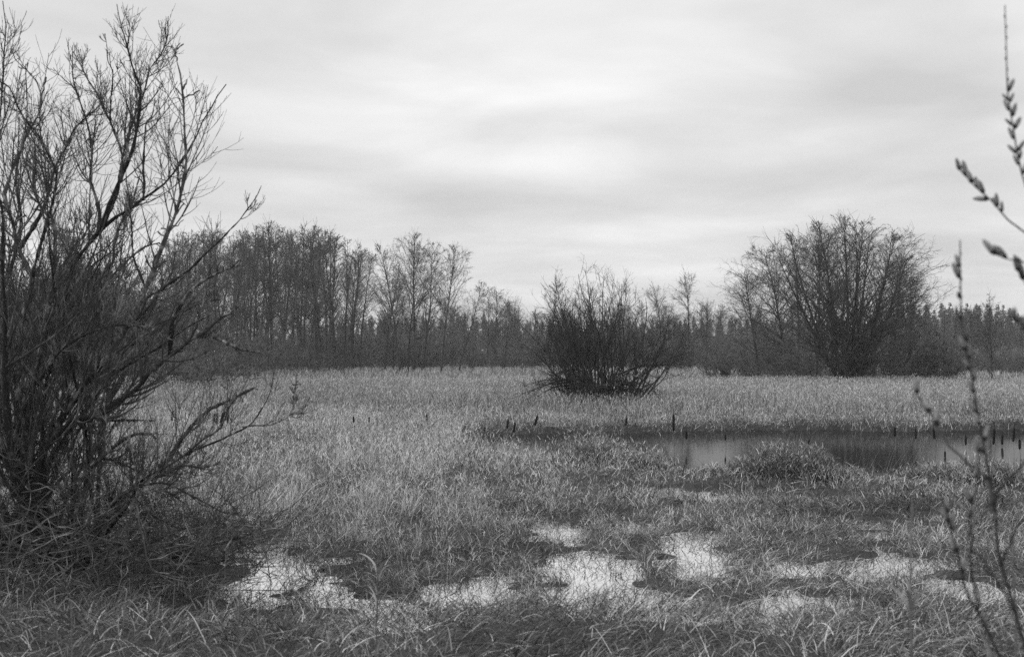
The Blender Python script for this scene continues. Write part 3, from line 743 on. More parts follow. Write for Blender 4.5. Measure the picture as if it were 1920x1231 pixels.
# ------------------------------------------------------------------ the round willow bush in the meadow
def round_bush():
    r = np.random.default_rng(31)
    px, d = 1128, 45.0
    x0 = float(pix(px, 668, d)[0]); z0 = float(gz(x0, d))
    root = link('willow_bush', None, None, (x0, d, z0))
    tag(root, 'round bare willow bush with dark tangled base standing alone in the meadow', 'bush')
    n = 84
    az = r.uniform(0, 6.283, n); q = np.sqrt(r.uniform(0, 1, n)); th = np.radians(33) * q ** 1.3
    base = np.stack([np.cos(az) * q * 1.1, np.sin(az) * q * 1.0, -0.05 + 0 * az], -1)
    dd = np.stack([np.sin(th) * np.cos(az), np.sin(th) * np.sin(az), np.cos(th)], -1)
    L = 4.7 * (1 - 0.36 * q ** 2) * r.uniform(0.74, 1.0, n)
    P, R = shoots(r, base, dd, L, r.uniform(0.018, 0.036, n), 12, 0.05 * q, 0.11, 0.22)
    # low arching limbs that touch the grass
    m = 14; a2 = np.concatenate([r.normal(0.0, 0.6, 7), r.normal(math.pi, 0.6, 7)])
    b2 = np.stack([np.cos(a2) * 0.8, np.sin(a2) * 0.7, r.uniform(0.5, 1.1, m)], -1)
    d2 = np.stack([np.cos(a2) * 0.95, np.sin(a2) * 0.7, r.uniform(0.1, 0.6, m)], -1)
    P2, R2 = shoots(r, b2, d2, r.uniform(1.7, 2.4, m), r.uniform(0.018, 0.032, m), 12, -0.12, 0.10, 0.35)
    P2[:, :, 2] = np.maximum(P2[:, :, 2], 0.12)
    for i in range(24): link('stem', mesh('stem', *tubes(P[i:i + 1], R[i:i + 1], 6), M_BUSH), root)
    for i in range(m): link('low_limb', mesh('low_limb', *tubes(P2[i:i + 1], R2[i:i + 1], 6), M_BUSH), root)
    parts = [tubes(P[24:], R[24:], 5)]
    B, BR = grow(r, P, R, 9, 0.32, 0.97, 36, 0.32, 0.06, 0.09, 7, 0.6, 0.005, 0.3, 10, lambda t: 1.2 - 0.8 * t)
    C, CR = grow(r, B, BR, 5, 0.15, 1.0, 34, 0.5, 0.06, 0.08, 5, 0.65, 0.0036, 0.5)
    D, DR = grow(r, C, CR, 2, 0.2, 1.0, 38, 0.5, 0.04, 0.1, 4, 0.7, 0.003, 0.7)
    B2, BR2 = grow(r, P2, R2, 12, 0.15, 1.0, 55, 0.3, -0.02, 0.2, 6, 0.6, 0.006, 0.4)
    C2, CR2 = grow(r, B2, BR2, 5, 0.1, 1.0, 50, 0.45, 0.0, 0.25, 4, 0.65, 0.0045, 0.5)
    # dark tangle at the foot
    k = 380; a3 = r.uniform(0, 6.283, k); q3 = np.sqrt(r.uniform(0, 1, k))
    b3 = np.stack([np.cos(a3) * q3 * 1.45, np.sin(a3) * q3 * 1.2, r.uniform(0.0, 0.7, k)], -1)
    P3, R3 = shoots(r, b3, r.normal(size=(k, 3)) + [0, 0, 0.8], r.uniform(0.5, 1.2, k), r.uniform(0.008, 0.018, k), 7, 0.0, 0.25, 0.4)
    P3[:, :, 2] = np.maximum(P3[:, :, 2], 0.03)
    for a in ((B, BR), (C, CR), (D, DR), (B2, BR2), (C2, CR2)): parts.append(tubes(*a, 3))
    link('crown', mesh('crown', *merge(parts), M_BTWIG), root)
    link('foot_crown', mesh('foot_crown', *tubes(P3, R3, 4), M_BUSH), root)
    # pale dead sticks leaning out of the foot and flank
    for q0, q1, w_ in [((1080, 735), (1160, 722), .018), ((1150, 712), (1205, 708), .018), ((960, 640), (1030, 665), .014), ((1235, 655), (1200, 680), .012)]:
        a = pix(*q0, d - 1.0); b = pix(*q1, d - 0.7); t = np.linspace(0, 1, 9)[:, None]
        L_ = a * (1 - t) + b * t + r.normal(0, 0.025, (9, 3)); L_[:, 2] += 0.1 * np.sin(t[:, 0] * 3.1)
        link('dead_stick', mesh('dead_stick', *tubes((L_ - [x0, d, z0])[None], np.full((1, 9), w_), 5), M_DEAD), root)
    # grass grown up through the foot
round_bush()


def dead_shrub():
    r = np.random.default_rng(33); d = 62.0
    x0 = float(pix(360, 668, d)[0]); z0 = float(gz(x0, d))
    root = link('dead_shrub', None, None, (x0, d, z0))
    tag(root, 'collapsed dead shrub of tangled pale twigs at the thicket edge', 'dead shrub')
    n = 40; az = r.uniform(0, 6.283, n); q = np.sqrt(r.uniform(0, 1, n)); th = np.radians(80) * q
    base = np.stack([np.cos(az) * q * 1.2, np.sin(az) * q * 0.9, 0 * az], -1)
    dd = np.stack([np.sin(th) * np.cos(az), np.sin(th) * np.sin(az), np.cos(th)], -1)
    P, R = shoots(r, base, dd, r.uniform(1.0, 2.3, n), r.uniform(0.015, 0.03, n), 10, -0.03, 0.14, 0.3)
    P[:, :, 2] = np.maximum(P[:, :, 2], 0.05)
    for i in range(12): link('stem', mesh('stem', *tubes(P[i:i + 1], R[i:i + 1], 5), M_BUSH), root)
    B, BR = grow(r, P, R, 8, 0.1, 1.0, 50, 0.35, 0.0, 0.25, 6, 0.6, 0.008, 0.5)
    C, CR = grow(r, B, BR, 6, 0.1, 1.0, 55, 0.6, 0.02, 0.3, 5, 0.7, 0.012, 0.6)
    link('crown', mesh('crown', *merge([tubes(P[12:], R[12:], 4), tubes(B, BR, 3)]), M_BUSH), root)
    link('twig_crown', mesh('twig_crown', *tubes(C, CR, 3), M_DEAD), root)
dead_shrub()


# ------------------------------------------------------------------ the big willow beside the camera, limbs traced from the photograph
def spline(pts, K):
    p = np.asarray(pts, float); p = np.concatenate([[2 * p[0] - p[1]], p, [2 * p[-1] - p[-2]]])
    out = []
    for i in range(1, len(p) - 2):
        t = np.linspace(0, 1, 12, endpoint=False)[:, None]
        a, b, c, e = p[i - 1], p[i], p[i + 1], p[i + 2]
        out.append(0.5 * (2 * b + (c - a) * t + (2 * a - 5 * b + 4 * c - e) * t ** 2 + (3 * b - a - 3 * c + e) * t ** 3))
    q = np.concatenate(out + [p[-2][None]])
    s = np.concatenate([[0], np.cumsum(np.linalg.norm(np.diff(q[:, :2], axis=0), axis=1))])
    return np.stack([np.interp(np.linspace(0, s[-1], K), s, q[:, j]) for j in range(q.shape[1])], -1)


D0 = 10.6
# (points as photo pixels, start depth offset, end depth offset, start and end width in photo pixels)
LIMBS = [
    ([(140, 1105), (122, 1005), (70, 955), (50, 900), (48, 820), (62, 730), (78, 650), (90, 580), (100, 500), (102, 420), (80, 395), (60, 350), (66, 310), (64, 262)], 0, -.5, 19.3, 3),
    ([(95, 1095), (62, 1000), (32, 905), (36, 820), (60, 720), (84, 630), (107, 560), (136, 499), (161, 465), (185, 436), (210, 412), (244, 392), (268, 373), (300, 352), (317, 335), (332, 316), (346, 294), (368, 257), (380, 228), (395, 204), (412, 172), (424, 158)], 0, .5, 19.3, 2),
    ([(185, 436), (205, 385), (225, 335), (245, 288), (256, 240), (261, 190), (262, 165), (252, 140), (245, 118), (235, 80), (225, 40), (219, 8)], .2, -.3, 10.1, 1.5),
    ([(196, 418), (220, 360), (230, 300), (250, 225), (268, 180), (282, 130), (300, 105), (314, 70), (315, 42)], .2, .7, 8.2, 1.5),
    ([(110, 1085), (66, 960), (78, 860), (117, 787), (141, 750), (158, 726), (185, 692), (214, 653), (239, 610), (258, 576), (273, 542), (285, 518), (297, 484), (312, 443), (327, 408), (334, 384), (341, 355), (346, 330), (349, 301), (347, 267), (344, 211), (343, 190), (338, 140), (322, 85)], 0, -.7, 18.1, 2),
    ([(125, 1085), (72, 960), (70, 880), (93, 830), (117, 806), (136, 787), (175, 780), (205, 767), (224, 752), (258, 728), (280, 700), (305, 678), (324, 664), (351, 642), (385, 620), (410, 598), (434, 586), (446, 574)], 0, -.6, 19.3, 5),
    ([(318, 668), (322, 610), (327, 591), (346, 561), (361, 542), (385, 525), (410, 512), (435, 500), (450, 485)], -.4, -.9, 10.5, 2.5),
    ([(258, 576), (280, 555), (302, 542), (327, 525), (356, 505), (385, 476), (422, 442), (449, 413), (466, 391), (480, 370), (490, 348)], -.3, -1.1, 7.0, 1.5),
    ([(273, 540), (261, 510), (249, 479), (246, 430), (244, 402), (240, 360), (236, 320)], -.3, .3, 5.9, 2),
    ([(150, 700), (178, 600), (205, 504), (212, 490), (214, 451), (227, 416), (246, 385), (262, 330)], .6, .9, 10.5, 3),
    ([(52, 830), (30, 720), (40, 610), (60, 530), (34, 465), (22, 416), (8, 370), (12, 346), (22, 321), (39, 282), (44, 266), (58, 241), (76, 207), (77, 190), (73, 163), (56, 136), (32, 117), (22, 92)], 0, .6, 13.6, 1.5),
    ([(60, 520), (80, 440), (97, 380), (105, 330), (93, 297), (68, 249), (58, 241), (32, 200), (15, 163), (-12, 150)], .2, -.4, 8.2, 2),
    ([(37, 465), (73, 407), (83, 382), (97, 338), (105, 309), (122, 280), (141, 241), (161, 222), (190, 193), (206, 150)], .1, .7, 9.4, 1.5),
    ([(183, 440), (186, 400), (175, 358), (168, 334), (171, 292), (163, 232), (149, 190), (136, 145), (136, 85)], .2, .7, 8.2, 1.5),
    ([(228, 340), (230, 292), (217, 253), (207, 227), (180, 173), (161, 144), (146, 93)], .0, .4, 5.9, 1.5),
    ([(215, 250), (207, 225), (208, 195), (212, 139), (202, 112), (197, 63)], .1, -.3, 4.7, 1.2),
    ([(268, 375), (270, 345), (268, 316), (273, 235), (285, 215), (290, 185)], .1, .5, 7.0, 1.5),
    ([(146, 1080), (130, 1010), (133, 975), (146, 913), (166, 884), (200, 850), (239, 820), (278, 811), (292, 822)], 0, -.7, 11.2, 5),
    ([(140, 1095), (190, 1010), (239, 947), (265, 901), (304, 879), (343, 853), (382, 823), (414, 801), (431, 762), (450, 738), (482, 724)], -.1, -1.2, 11.2, 2),
    ([(343, 853), (392, 833), (427, 817), (470, 794), (499, 752), (510, 720), (512, 695)], -.7, -1.5, 5.9, 1.5),
    ([(455, 800), (480, 797), (505, 796), (541, 778), (550, 740), (556, 698)], -1.2, -1.7, 3.5, 1.2),
    ([(300, 880), (340, 827), (362, 798), (382, 778), (405, 762), (434, 749), (476, 728)], -.2, -.3, 10.5, 4),
    ([(120, 1098), (195, 1069), (244, 1057), (300, 1047), (330, 1046), (345, 1030), (382, 1022), (427, 1012), (470, 1000)], 0, -.5, 14.6, 3),
    ([(326, 1046), (350, 1052), (379, 1056), (410, 1052), (440, 1044)], -.3, -.6, 8.2, 3),
    ([(150, 1050), (200, 1018), (260, 1026), (310, 1036), (330, 1046)], .1, -.3, 9.4, 5),
    ([(150, 1060), (190, 990), (240, 920), (297, 892), (343, 872), (376, 876), (408, 868)], .2, .1, 9.4, 5),
    ([(30, 900), (12, 760), (10, 640), (10, 572), (6, 514), (7, 402), (-6, 330), (4, 200), (10, 90), (12, 50), (5, 2)], -.2, -.9, 13.6, 1.5),
    ([(100, 1090), (110, 980), (140, 900), (180, 830), (200, 760), (232, 690), (240, 640), (262, 590), (300, 545)], .4, 1.2, 10.1, 4),
    ([(80, 1090), (20, 990), (-20, 880), (-60, 760), (-90, 600), (-80, 430), (-60, 260), (-40, 120)], .0, .6, 18.1, 2),
    ([(90, 1085), (40, 940), (-10, 800), (-20, 640), (20, 500), (40, 420), (30, 330), (50, 230), (48, 120)], .4, 1.3, 15.8, 2),
    ([(60, 940), (95, 800), (135, 690), (160, 600), (190, 540), (260, 470), (300, 455)], .8, 1.5, 9.4, 3),
    ([(215, 655), (260, 640), (320, 600), (370, 570), (420, 560)], .2, .6, 4.7, 2),
    ([(180, 785), (215, 788), (240, 787), (290, 788)], .0, -.3, 7.0, 1.5),
    ([(140, 790), (165, 805), (190, 816), (205, 818)], .0, -.4, 7.0, 2.5),
    ([(400, 632), (430, 645), (455, 655), (488, 660)], -.6, -.8, 5.9, 4),
    ([(-20, 830), (10, 865), (45, 920), (65, 960)], -.6, -.2, 8.2, 8),
    ([(120, 1100), (170, 1000), (230, 930), (300, 905), (360, 930), (420, 960), (465, 965)], -.3, -1.0, 9.0, 2),
    ([(110, 1100), (150, 1030), (215, 960), (280, 965), (340, 990), (400, 975)], .2, .5, 8.0, 2),
    ([(130, 1100), (200, 1100), (270, 1090), (330, 1110), (400, 1140)], -.2, -.8, 8.0, 2.5),
    ([(60, 980), (110, 900), (180, 860), (250, 880), (310, 920), (350, 945)], -.2, .1, 8.0, 2),
    ([(90, 640), (120, 560), (170, 500), (210, 470), (235, 440)], .2, .6, 7.0, 2),
    ([(70, 720), (110, 660), (180, 620), (250, 610), (330, 640)], -.3, -.8, 6.0, 2),
    ([(100, 800), (150, 740), (230, 690), (300, 650), (350, 615), (395, 590)], .3, .5, 7.0, 2),
]


def willow():
    r = np.random.default_rng(41); K = 40
    x0, y0 = float(WX), float(WY); z0 = float(gz(x0, y0))
    root = link('willow_shrub', None, None, (x0, y0, z0))
    tag(root, 'large many-stemmed bare willow with lichened limbs beside the wet grass', 'willow')
    Ps, Rs = [], []
    for pts, da, db, wa, wb in LIMBS:
        q = spline(pts, K); t = np.linspace(0, 1, K)
        dep = D0 + da * np.minimum(1, t * 3) * 0 + da + (db - da) * t
        wob = 1.0 * np.cumsum(r.normal(0, 1, K)) * 0.35; wob -= t * wob[-1]
        q[:, 0] += wob; q[:, 1] += 0.6 * np.cumsum(r.normal(0, 1, K)) * 0.2 * np.sin(t * 3.14)
        P = pix(q[:, 0], q[:, 1], dep) - [x0, y0, z0]
        wd = wa + (wb - wa) * t ** 1.05; wd = np.minimum(wd, 17 - 3 * t) * 0.88
        R = wd / 2 / F * dep * (1 + 0.2 * r.normal(size=K))
        Ps.append(P); Rs.append(R)
    P, R = np.stack(Ps), np.abs(np.stack(Rs))
    for i in range(len(P)): link('limb', mesh('limb', *tubes(P[i:i + 1], R[i:i + 1], 8), M_WILLOW), root)
    # further stems of the same root fanning up, back and out of frame
    n = 20; az = r.uniform(0, 6.283, n); th = np.radians(r.uniform(6, 40, n))
    base = np.stack([r.normal(-0.2, 0.3, n), r.normal(0.2, 0.3, n), 0 * az], -1)
    dd = np.stack([np.sin(th) * np.cos(az) - 0.12, np.sin(th) * np.sin(az) + 0.12, np.cos(th)], -1)
    E, ER = shoots(r, base, dd, r.uniform(2.4, 3.7, n), r.uniform(0.014, 0.026, n), K, 0.015, 0.05, 0.12)
    for i in range(n): link('limb', mesh('limb', *tubes(E[i:i + 1], ER[i:i + 1], 7), M_WILLOW), root)
    A, AR = np.concatenate([P, E]), np.concatenate([R, ER])
    ln = np.linalg.norm(np.diff(A, axis=1), axis=-1).sum(1)
    fine = np.array([k in (7, 8, 15, 16, 19, 20) for k in range(len(A))])
    lg = (ln > 1.1) & ~fine
    pf = lambda t: 1.25 - 1.02 * t
    B, BR = grow(r, A[lg], AR[lg], 24, 0.2, 0.93, 40, 0.29, 0.085, 0.05, 12, 0.5, 0.0036, 0.3, 10, pf)
    B1, BR1 = grow(r, A[~lg], AR[~lg], 7, 0.1, 0.95, 42, 0.26, 0.11, 0.06, 12, 0.6, 0.003, 0.3, 12, pf)
    B, BR = np.concatenate([B, B1]), np.concatenate([BR, BR1])
    C, CR = grow(r, B, BR, 5, 0.12, 0.92, 40, 0.58, 0.10, 0.05, 8, 0.6, 0.0024, 0.35, 10)
    D, DR = grow(r, C, CR, 1.3, 0.1, 0.85, 42, 0.55, 0.11, 0.05, 6, 0.6, 0.0018, 0.5, 12)
    # spurs: the knobbly short twigs along the limbs
    G, GR = grow(r, A[lg], AR[lg], 40, 0.1, 0.95, 60, 0.026, 0.02, 0.3, 5, 0.5, 0.0032, 0.5, 18)
    # low tangle of fallen twigs round the foot
    k = 1700; a3 = r.uniform(0, 6.283, k); q3 = np.sqrt(r.uniform(0, 1, k))
    b3 = np.stack([np.cos(a3) * q3 * 1.75 - 0.15, np.sin(a3) * q3 * 1.5 - 0.35, r.uniform(0.0, 0.85, k) * (1 - 0.6 * q3)], -1)
    T, TR = shoots(r, b3, r.normal(size=(k, 3)) * [1, 1, 0.55] + [0.25, 0, 0.15], r.uniform(0.25, 0.9, k), r.uniform(0.002, 0.0055, k), 8, 0.0, 0.22, 0.4)
    T[:, :, 2] = np.maximum(T[:, :, 2], 0.02)
    # pale lichened ends on the outer limbs and a few inner ones
    for i, lo in [(5, 0.72), (34, 0.2), (6, 0.25), (30, 0.4), (31, 0.2), (21, 0.3), (20, 0.3), (0, 0.5), (25, 0.3), (9, 0.3), (18, 0.5), (23, 0.2), (24, 0.2), (22, 0.5), (10, 0.1), (27, 0.3), (4, 0.4)]:
        a = A[i:i + 1, int(lo * K):]; Lc, LR = grow(r, a, AR[i:i + 1, int(lo * K):], 22, 0.0, 1.0, 55, 0.07 if i == 5 else 0.05, 0.1, 0.35, 6, 0.9, 0.004, 0.8, 25)
        LR = LR * r.uniform(0.7, 1.6, LR.shape)
        aw = np.resize(AR[i, int(lo * K):], (1, a.shape[1])) * r.uniform(0.95, 1.35, (1, a.shape[1]))
        link('lichen', mesh('lichen', *merge([tubes(a, aw, 6), tubes(Lc, LR, 5)]), M_LICHEN), root)
    link('crown', mesh('crown', *merge([tubes(B, BR, 4), tubes(C, CR, 3), tubes(D, DR, 3), tubes(G, GR, 3), tubes(T, TR, 3)]), M_WTWIG), root)
willow()


# ------------------------------------------------------------------ the young pussy willow close to the camera
def lathe(prof_, n=10):
    z = np.array([p[0] for p in prof_]); rr = np.array([p[1] for p in prof_])
    P = np.stack([0 * z, 0 * z, z], -1)[None]
    return tubes(P, rr[None], n)


ck = mesh('catkin', *lathe([(0, .0015), (.002, .0042), (.006, .0048), (.012, .0052), (.019, .0046), (.025, .003), (.029, .0006)]), M_CATKIN)
cs = mesh('bud_scale', *lathe([(-.002, .001), (0, .0035), (.003, .0049), (.006, .0053), (.0075, .005)], 8), M_SCALE)
bud = mesh('bud', *lathe([(0, .001), (.002, .0028), (.006, .0032), (.010, .002), (.013, .0004)], 8), M_SCALE)


def orient(o, at, d):
    q = Vector(d).to_track_quat('Z', 'Y'); o.location = at; o.rotation_euler = q.to_euler()


def sapling():
    r = np.random.default_rng(51)
    D = 2.75
    rootp = pix(2010, 2330, D + 0.1); rootp[2] = gz(rootp[0], rootp[1])
    root = link('willow_sapling', None, None, tuple(rootp))
    tag(root, 'young pussy willow with thin shoots and furry catkins, close by on the right', 'sapling')
    W = [   # points, depth range, widths, catkins (fraction from, to, count), kind
        ([(2010, 2330), (1990, 1800), (1960, 1400), (1935, 1260), (1905, 1150), (1885, 1090), (1872, 1030), (1868, 975), (1862, 920), (1850, 860), (1838, 795), (1825, 730), (1813, 670), (1806, 600), (1803, 520), (1803, 450)], 0.1, 0, 15, 2.5, (0.55, 0.93, 0), 'stem'),
        ([(2010, 2330), (2050, 1700), (2060, 1200), (2040, 800), (1985, 560), (1940, 400), (1920, 330), (1908, 280), (1899, 230), (1889, 180), (1886, 100), (1885, 10)], 0.1, 0.15, 15, 2, (0.86, 0.935, 13), 'stem'),
        ([(2030, 760), (1990, 560), (1950, 460), (1920, 432), (1890, 410), (1852, 372), (1825, 345), (1797, 312)], 0.12, 0.3, 6, 2.5, (0.76, 0.985, 10), 'shoot'),
        ([(2040, 840), (1990, 600), (1955, 500), (1922, 492), (1890, 485), (1856, 471)], 0.12, -0.1, 5, 2.5, (0.86, 0.99, 4), 'shoot'),
        ([(2000, 640), (1960, 580), (1932, 548), (1916, 520), (1904, 496)], 0.1, 0.0, 4, 2, (0.8, 0.99, 3), 'shoot'),
        ([(2035, 800), (1980, 690), (1940, 630), (1910, 605), (1888, 590)], 0.1, -0.45, 4, 2, (0.72, 0.97, 5), 'shoot'),
        ([(1868, 975), (1856, 930), (1842, 888), (1800, 856), (1772, 825), (1748, 788), (1730, 752), (1713, 718)], 0.0, 0.25, 7, 3, (0.66, 0.98, 7), 'shoot'),
        ([(1866, 960), (1868, 925), (1890, 900), (1920, 868), (1960, 830)], 0.02, -0.2, 7, 3, (0.8, 0.9, 0), 'shoot'),
        ([(1960, 1400), (1900, 1270), (1862, 1205), (1830, 1140), (1808, 1090), (1790, 1020), (1778, 960), (1764, 930)], 0.1, -0.25, 8, 3, (0.7, 0.98, 5), 'shoot'),
        ([(1835, 1150), (1822, 1080), (1820, 1020), (1822, 960), (1830, 900), (1836, 840)], 0.0, -0.35, 5, 3, (0.5, 0.98, 4), 'shoot'),
        ([(1876, 1060), (1900, 1000), (1925, 960), (1950, 880)], 0.0, -0.4, 5, 3, (0.5, 0.9, 2), 'shoot'),
        ([(1905, 1150), (1850, 1060), (1815, 1010), (1840, 970), (1872, 930)], -0.2, -0.5, 5, 3, (0.5, 0.9, 0), 'shoot'),
    ]
    for pts, da, db, wa, wb, (c0, c1, nc), kind in W:
        K = 60; q = spline(pts, K); t = np.linspace(0, 1, K); dep = D + da + (db - da) * t
        q[:, 0] += np.sin(t * 25 + r.uniform(0, 6)) * 1.2 + np.interp(t, np.linspace(0, 1, 24), r.normal(0, 1.6, 24))
        P = pix(q[:, 0], q[:, 1], dep)
        if pts[0] == (2010, 2330): P[0] = rootp
        P = P - rootp
        R = (wa + (wb - wa) * t ** 0.85) / 2 / F * dep
        st = link(kind, mesh(kind, *tubes(P[None], R[None], 8), M_SHOOT), root)
        def add(tt, me, nm, sgn, scale, tilt):
            i = min(int(tt * (K - 1)), K - 2); a = P[i] + (P[i + 1] - P[i]) * (tt * (K - 1) - i); tn = unit(P[i + 1] - P[i])
            sd_ = np.cross(tn, [0, 1, 0]) * sgn * (0.35 if abs(tn[2]) < 0.8 else 1) + np.array([0, 0, 0.9]) + r.normal(0, 0.3, 3); side = unit(sd_ - (sd_ @ tn) * tn); dr = unit(tn * math.cos(tilt) + side * math.sin(tilt))
            o = link(nm, me, st); orient(o, a + side * R[i] * 0.8, dr); o.scale = (scale,) * 3
            return o
        for k in range(nc):
            tt = c0 + (c1 - c0) * (k + r.uniform(-0.1, 1.1)) / nc; tt = min(tt, 0.985); sg = 1 if k % 2 else -1; sc = r.uniform(0.6, 1.25); tl = r.uniform(0.3, 0.8)
            state = r.bit_generator.state
            add(tt, ck, 'catkin', sg, sc, tl); r.bit_generator.state = state; add(tt, cs, 'bud_scale', sg, sc, tl)
        if c1 < 0.95:
            for tt in np.arange(c1 + 0.004, 0.992, 0.0085): add(tt, bud, 'bud', 1 if r.uniform() < 0.5 else -1, r.uniform(0.35, 0.6), 0.25)
        if kind == 'stem' and nc == 0:      # main stem: catkins at the seen rows, two fat buds below the tip
            for yy, big in [(500, 1), (520, 1), (640, 0), (655, 1), (672, 1), (690, 1), (712, 1), (735, 1), (760, 0), (772, 1), (795, 1), (825, 1), (560, 0), (600, 0), (850, 0), (900, 0)]:
                tt = float(np.interp(-yy, -q[:, 1], t)); sg = 1 if r.uniform() < 0.5 else -1; tl = r.uniform(0.2, 0.5); sc = r.uniform(0.8, 1.15)
                state = r.bit_generator.state
                if big:
                    add(tt, ck, 'catkin', sg, sc, tl); r.bit_generator.state = state
                    add(tt, cs, 'bud_scale', sg, sc, tl)
                else: add(tt, bud, 'bud', sg, 1.2, tl)
sapling()


# ------------------------------------------------------------------ cattails
def cattails():
    r = np.random.default_rng(61)
    hd = lathe([(0, .004), (.006, .011), (.03, .0135), (.10, .0145), (.15, .0135), (.172, .010), (.178, .003), (.24, .002)], 9)
    hm = mesh('seed_head', *hd, M_CATTAIL)
    z = np.linspace(0, 1, 7)
    sm = mesh('stem', *tubes(np.stack([0.012 * np.sin(z * 3), 0 * z, z], -1)[None], np.linspace(.0055, .0035, 7)[None], 6), M_STALK)
    spots = [(663, 792, 9, 0), (692, 792, 8, 0), (800, 790, 10, 0), (909, 812, 9, 0), (951, 803, 13, .1), (963, 810, 14, .15), (1003, 797, 14, .25), (1173, 798, 12, .12), (1263, 808, 24, 0), (1287, 823, 12, 0),
             (1360, 825, 9, 0), (1512, 838, 12, .4), (1678, 818, 13, 0), (1717, 822, 14, 0), (1752, 822, 14, -.08), (1811, 834, 13, 0), (1863, 833, 22, .06), (1879, 833, 14, .05), (1900, 828, 20, .08), (1912, 842, 14, 0), (1835, 838, 10, 0),
             (323, 788, 13, 0), (402, 794, 14, 0), (406, 795, 16, .05), (414, 793, 15, .2), (417, 786, 12, .3), (427, 793, 10, 0), (1934, 832, 16, 0), (1960, 840, 16, .1), (1772, 860, 11, 0)]
    left = 'dark cattail poking out of the grass this side of the big willow'
    for i, (px, yb, hp, ln) in enumerate(spots):
        d = float(r.uniform(24.5, 28.5)) if px > 850 else float(r.uniform(23, 27))
        p = pix(px, yb, d); zb = max(float(gz(p[0], p[1])), -0.2)
        root = link('cattail', None, None, (float(p[0]), float(p[1]), zb))
        s = link('stem', sm, root); s.scale = (1, 1, max(float(p[2]) - zb + 0.01, 0.05))
        k = 1.35 * hp / F * d / 0.178
        h = link('seed_head', hm, root); h.location = (0, 0, float(p[2]) - zb); h.scale = (min(1.6, 0.5 + k),) * 2 + (k,); h.rotation_euler = (0, ln, 0)
        if px == 1263: lab, g = 'tallest dark cattail, upright at the far edge of the pond right of the round bush', None
        elif px == 1003: lab, g = 'tilted dark cattail straight below the left flank of the round bush', None
        elif px == 1512: lab, g = 'cattail bent well over beside the reed tussock in the pond', None
        elif px < 500: lab, g = 'dark cattail head seen in the grass through the big willow\'s twigs', 'cattails by the willow'
        elif px < 850: lab, g = 'small dark cattail in the grass below the open clump of alders', 'cattails below the open clump'
        elif px < 1250: lab, g = 'dark cattail at the reedy end of the pond below the round bush', 'cattails below the bush'
        elif px < 1500: lab, g = 'short dark cattail in the pond near the tallest one', 'cattails in the middle pond'
        else: lab, g = 'dark cattail standing in the pond below the slender tree and broad trees', 'cattails in the far pond end'
        tag(root, lab, 'cattail', g)
cattails()


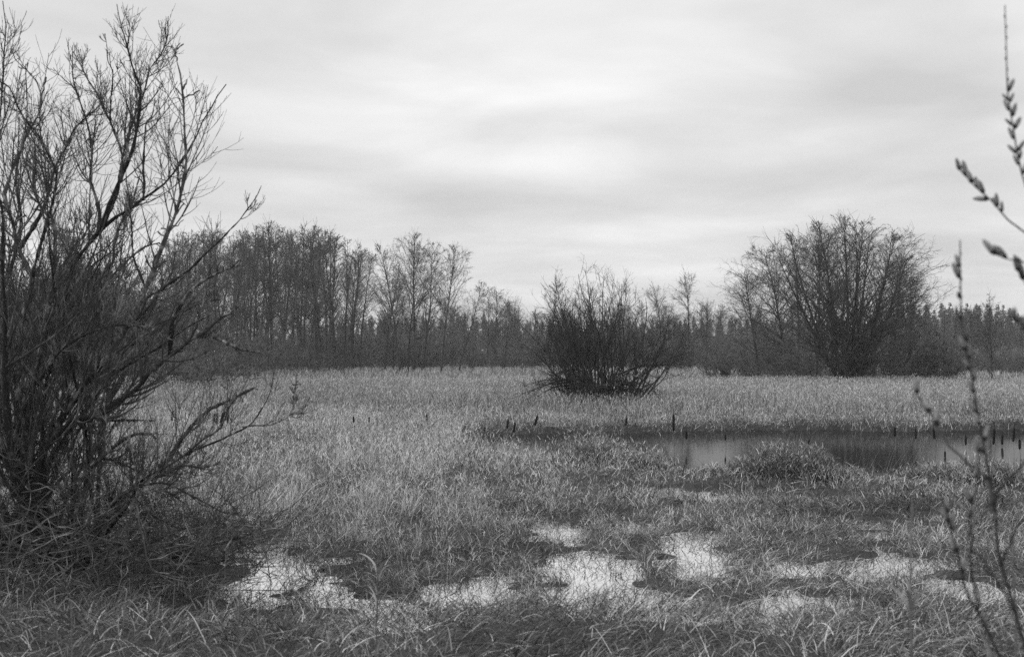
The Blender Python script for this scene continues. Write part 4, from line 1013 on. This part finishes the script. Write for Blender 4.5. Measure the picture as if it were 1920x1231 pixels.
# ------------------------------------------------------------------ reed tussocks standing up at the pond's edge
def tussocks():
    r = np.random.default_rng(81)
    for px, pb, wpx, h, n, lab in [
            (1478, 903, 88, 0.60, 1900, 'big leafy reed tussock rising in front of the dark pond'),
            (1405, 893, 40, 0.30, 500, 'small reed tussock at the open end of the pond beside the big leafy one'),
            (1115, 878, 80, 0.50, 1400, 'reed tussock standing in the pond straight below the round bush'),
            (1195, 886, 60, 0.32, 700, 'reed tussock beside the open water, next to the one below the round bush'),
            (1580, 905, 40, 0.26, 420, 'low reed tussock at the foot of the big leafy one'),
            (1760, 905, 70, 0.34, 800, 'reed tussock before the pond behind the pussy willow shoots'),
            (1855, 912, 60, 0.36, 700, 'reed tussock before the pond, farthest towards the pussy willow stem')]:
        c = gpix(px, pb); rad = wpx / F * c[1]; z0 = max(float(gz(c[0], c[1])), -0.02)
        root = link('reed_tussock', None, None, (float(c[0]), float(c[1]), z0)); tag(root, lab, 'reed tussock')
        a = r.uniform(0, 6.283, n); q = np.sqrt(r.uniform(0, 1, n)) * r.uniform(0.6, 1.0, n)
        p = np.stack([np.cos(a) * q * rad, np.sin(a) * q * rad * 0.8, 0 * a - 0.03], -1)
        hh = h * (1.05 - 0.6 * q ** 2) * r.uniform(0.5, 1.1, n)
        V, Q, k = blades(p, hh, a + r.normal(0, 1.2, n), np.abs(r.normal(0.1, 0.25, n)), r.uniform(0.2, 1.5, n), r.uniform(0.004, 0.009, n), 5, 2.0, r)
        link('stalk_clump', mesh('stalk_clump', V, Q, M_NEAR, np.repeat(np.clip(r.normal(0.33, 0.25, n), 0, 1), k)), root)
        m = n * 4; i = r.integers(0, n, m); f = r.uniform(0.3, 1.0, m) ** 0.7
        pv = V.reshape(n, k, 3)[i, np.minimum((f * 4).astype(int) * 2 + 1, k - 1)] + r.normal(0, 0.015, (m, 3))
        V2, Q2, k2 = blades(pv, r.uniform(0.04, 0.12, m), r.uniform(0, 6.283, m), r.uniform(0.1, 1.0, m), r.uniform(1.2, 2.6, m), r.uniform(0.005, 0.010, m), 4, 1.4, r)
        link('foliage', mesh('foliage', V2, Q2, M_NEAR, np.repeat(np.clip(r.normal(0.5, 0.3, m) + np.where(r.uniform(0, 1, m) < 0.12, 0.4, 0), 0, 1), k2)), root)
    # thin leaning reeds over the open water
    for k in range(16):
        px = r.uniform(1570, 1720); c = gpix(px, r.uniform(868, 892)); hgt = r.uniform(0.3, 0.55); z0 = 0.0
        P, R = shoots(r, np.array([[0, 0, -0.05]]), np.array([[r.uniform(0.1, 0.7), r.normal(0, 0.2), 1.0]]), [hgt], np.array([0.0035]), 8, -0.01, 0.03, 0.4)
        o = link('thin_reed', mesh('thin_reed', *tubes(P, R, 5), M_STALK), None, (float(c[0]), float(c[1]), z0))
        tag(o, 'thin leaning reed stem over the dark water right of the big leafy tussock', 'reed', 'thin reeds over the dark water')
tussocks()


# ------------------------------------------------------------------ dry stalks close to the camera
def stalks():
    r = np.random.default_rng(71)
    for px, yt, d, lean, nl, lab in [
            (712, 1040, 6.4, 0.02, 22, 'pale blurred dry stalk with drooping leaves before the white puddles'),
            (455, 1085, 6.2, 0.03, 8, 'pale dry stalk rising by the end of the willow\'s low limb'),
            (133, 1128, 6.0, -0.02, 4, 'thin dry stalk in the dark grass under the willow'),
            (1772, 935, 3.9, 0.05, 12, 'pale blurred dry stalk left of the pussy willow, its head below the low shoot'),
            (1835, 1000, 3.6, -0.06, 10, 'pale blurred dry stalk crossing right beside the pussy willow main stem'),
            (1902, 930, 3.8, 0.08, 12, 'pale blurred dry stalk right of the pussy willow main stem'),
            (1865, 1090, 3.4, -0.10, 8, 'short blurred dry stalk at the foot of the pussy willow main stem')]:
        p = pix(px, yt, d); xb = float(p[0]) - lean; z0 = float(gz(xb, p[1])); hh = float(p[2]) - z0
        root = link('dry_stalk', None, None, (xb, float(p[1]), z0)); tag(root, lab, 'dry stalk')
        P, R = shoots(r, np.zeros((1, 3)), np.array([[lean / max(hh, .2), 0, 1.0]]), [hh], np.array([0.0045]), 14, 0.02, 0.03, 0.5)
        link('stem', mesh('stem', *tubes(P, R, 6), M_STALK), root)
        for k in range(nl):
            i = r.integers(5, 13)
            V, Q, c = blades(P[0, i][None] - [[0, 0, .02]], np.array([r.uniform(0.08, 0.2)]), np.array([r.uniform(0, 6.28)]), np.array([r.uniform(0.1, 0.5)]), np.array([r.uniform(1.2, 2.8)]), np.array([r.uniform(0.006, 0.012)]), 7, 1.2, r)
            link('leaf', mesh('leaf', V, Q, M_NEAR, np.full(len(V), r.uniform(0.45, 0.8))), root)
stalks()

for k, o in PROTO.items():
    if k not in used:
        for c in list(o.children): bpy.data.objects.remove(c)
        bpy.data.objects.remove(o)
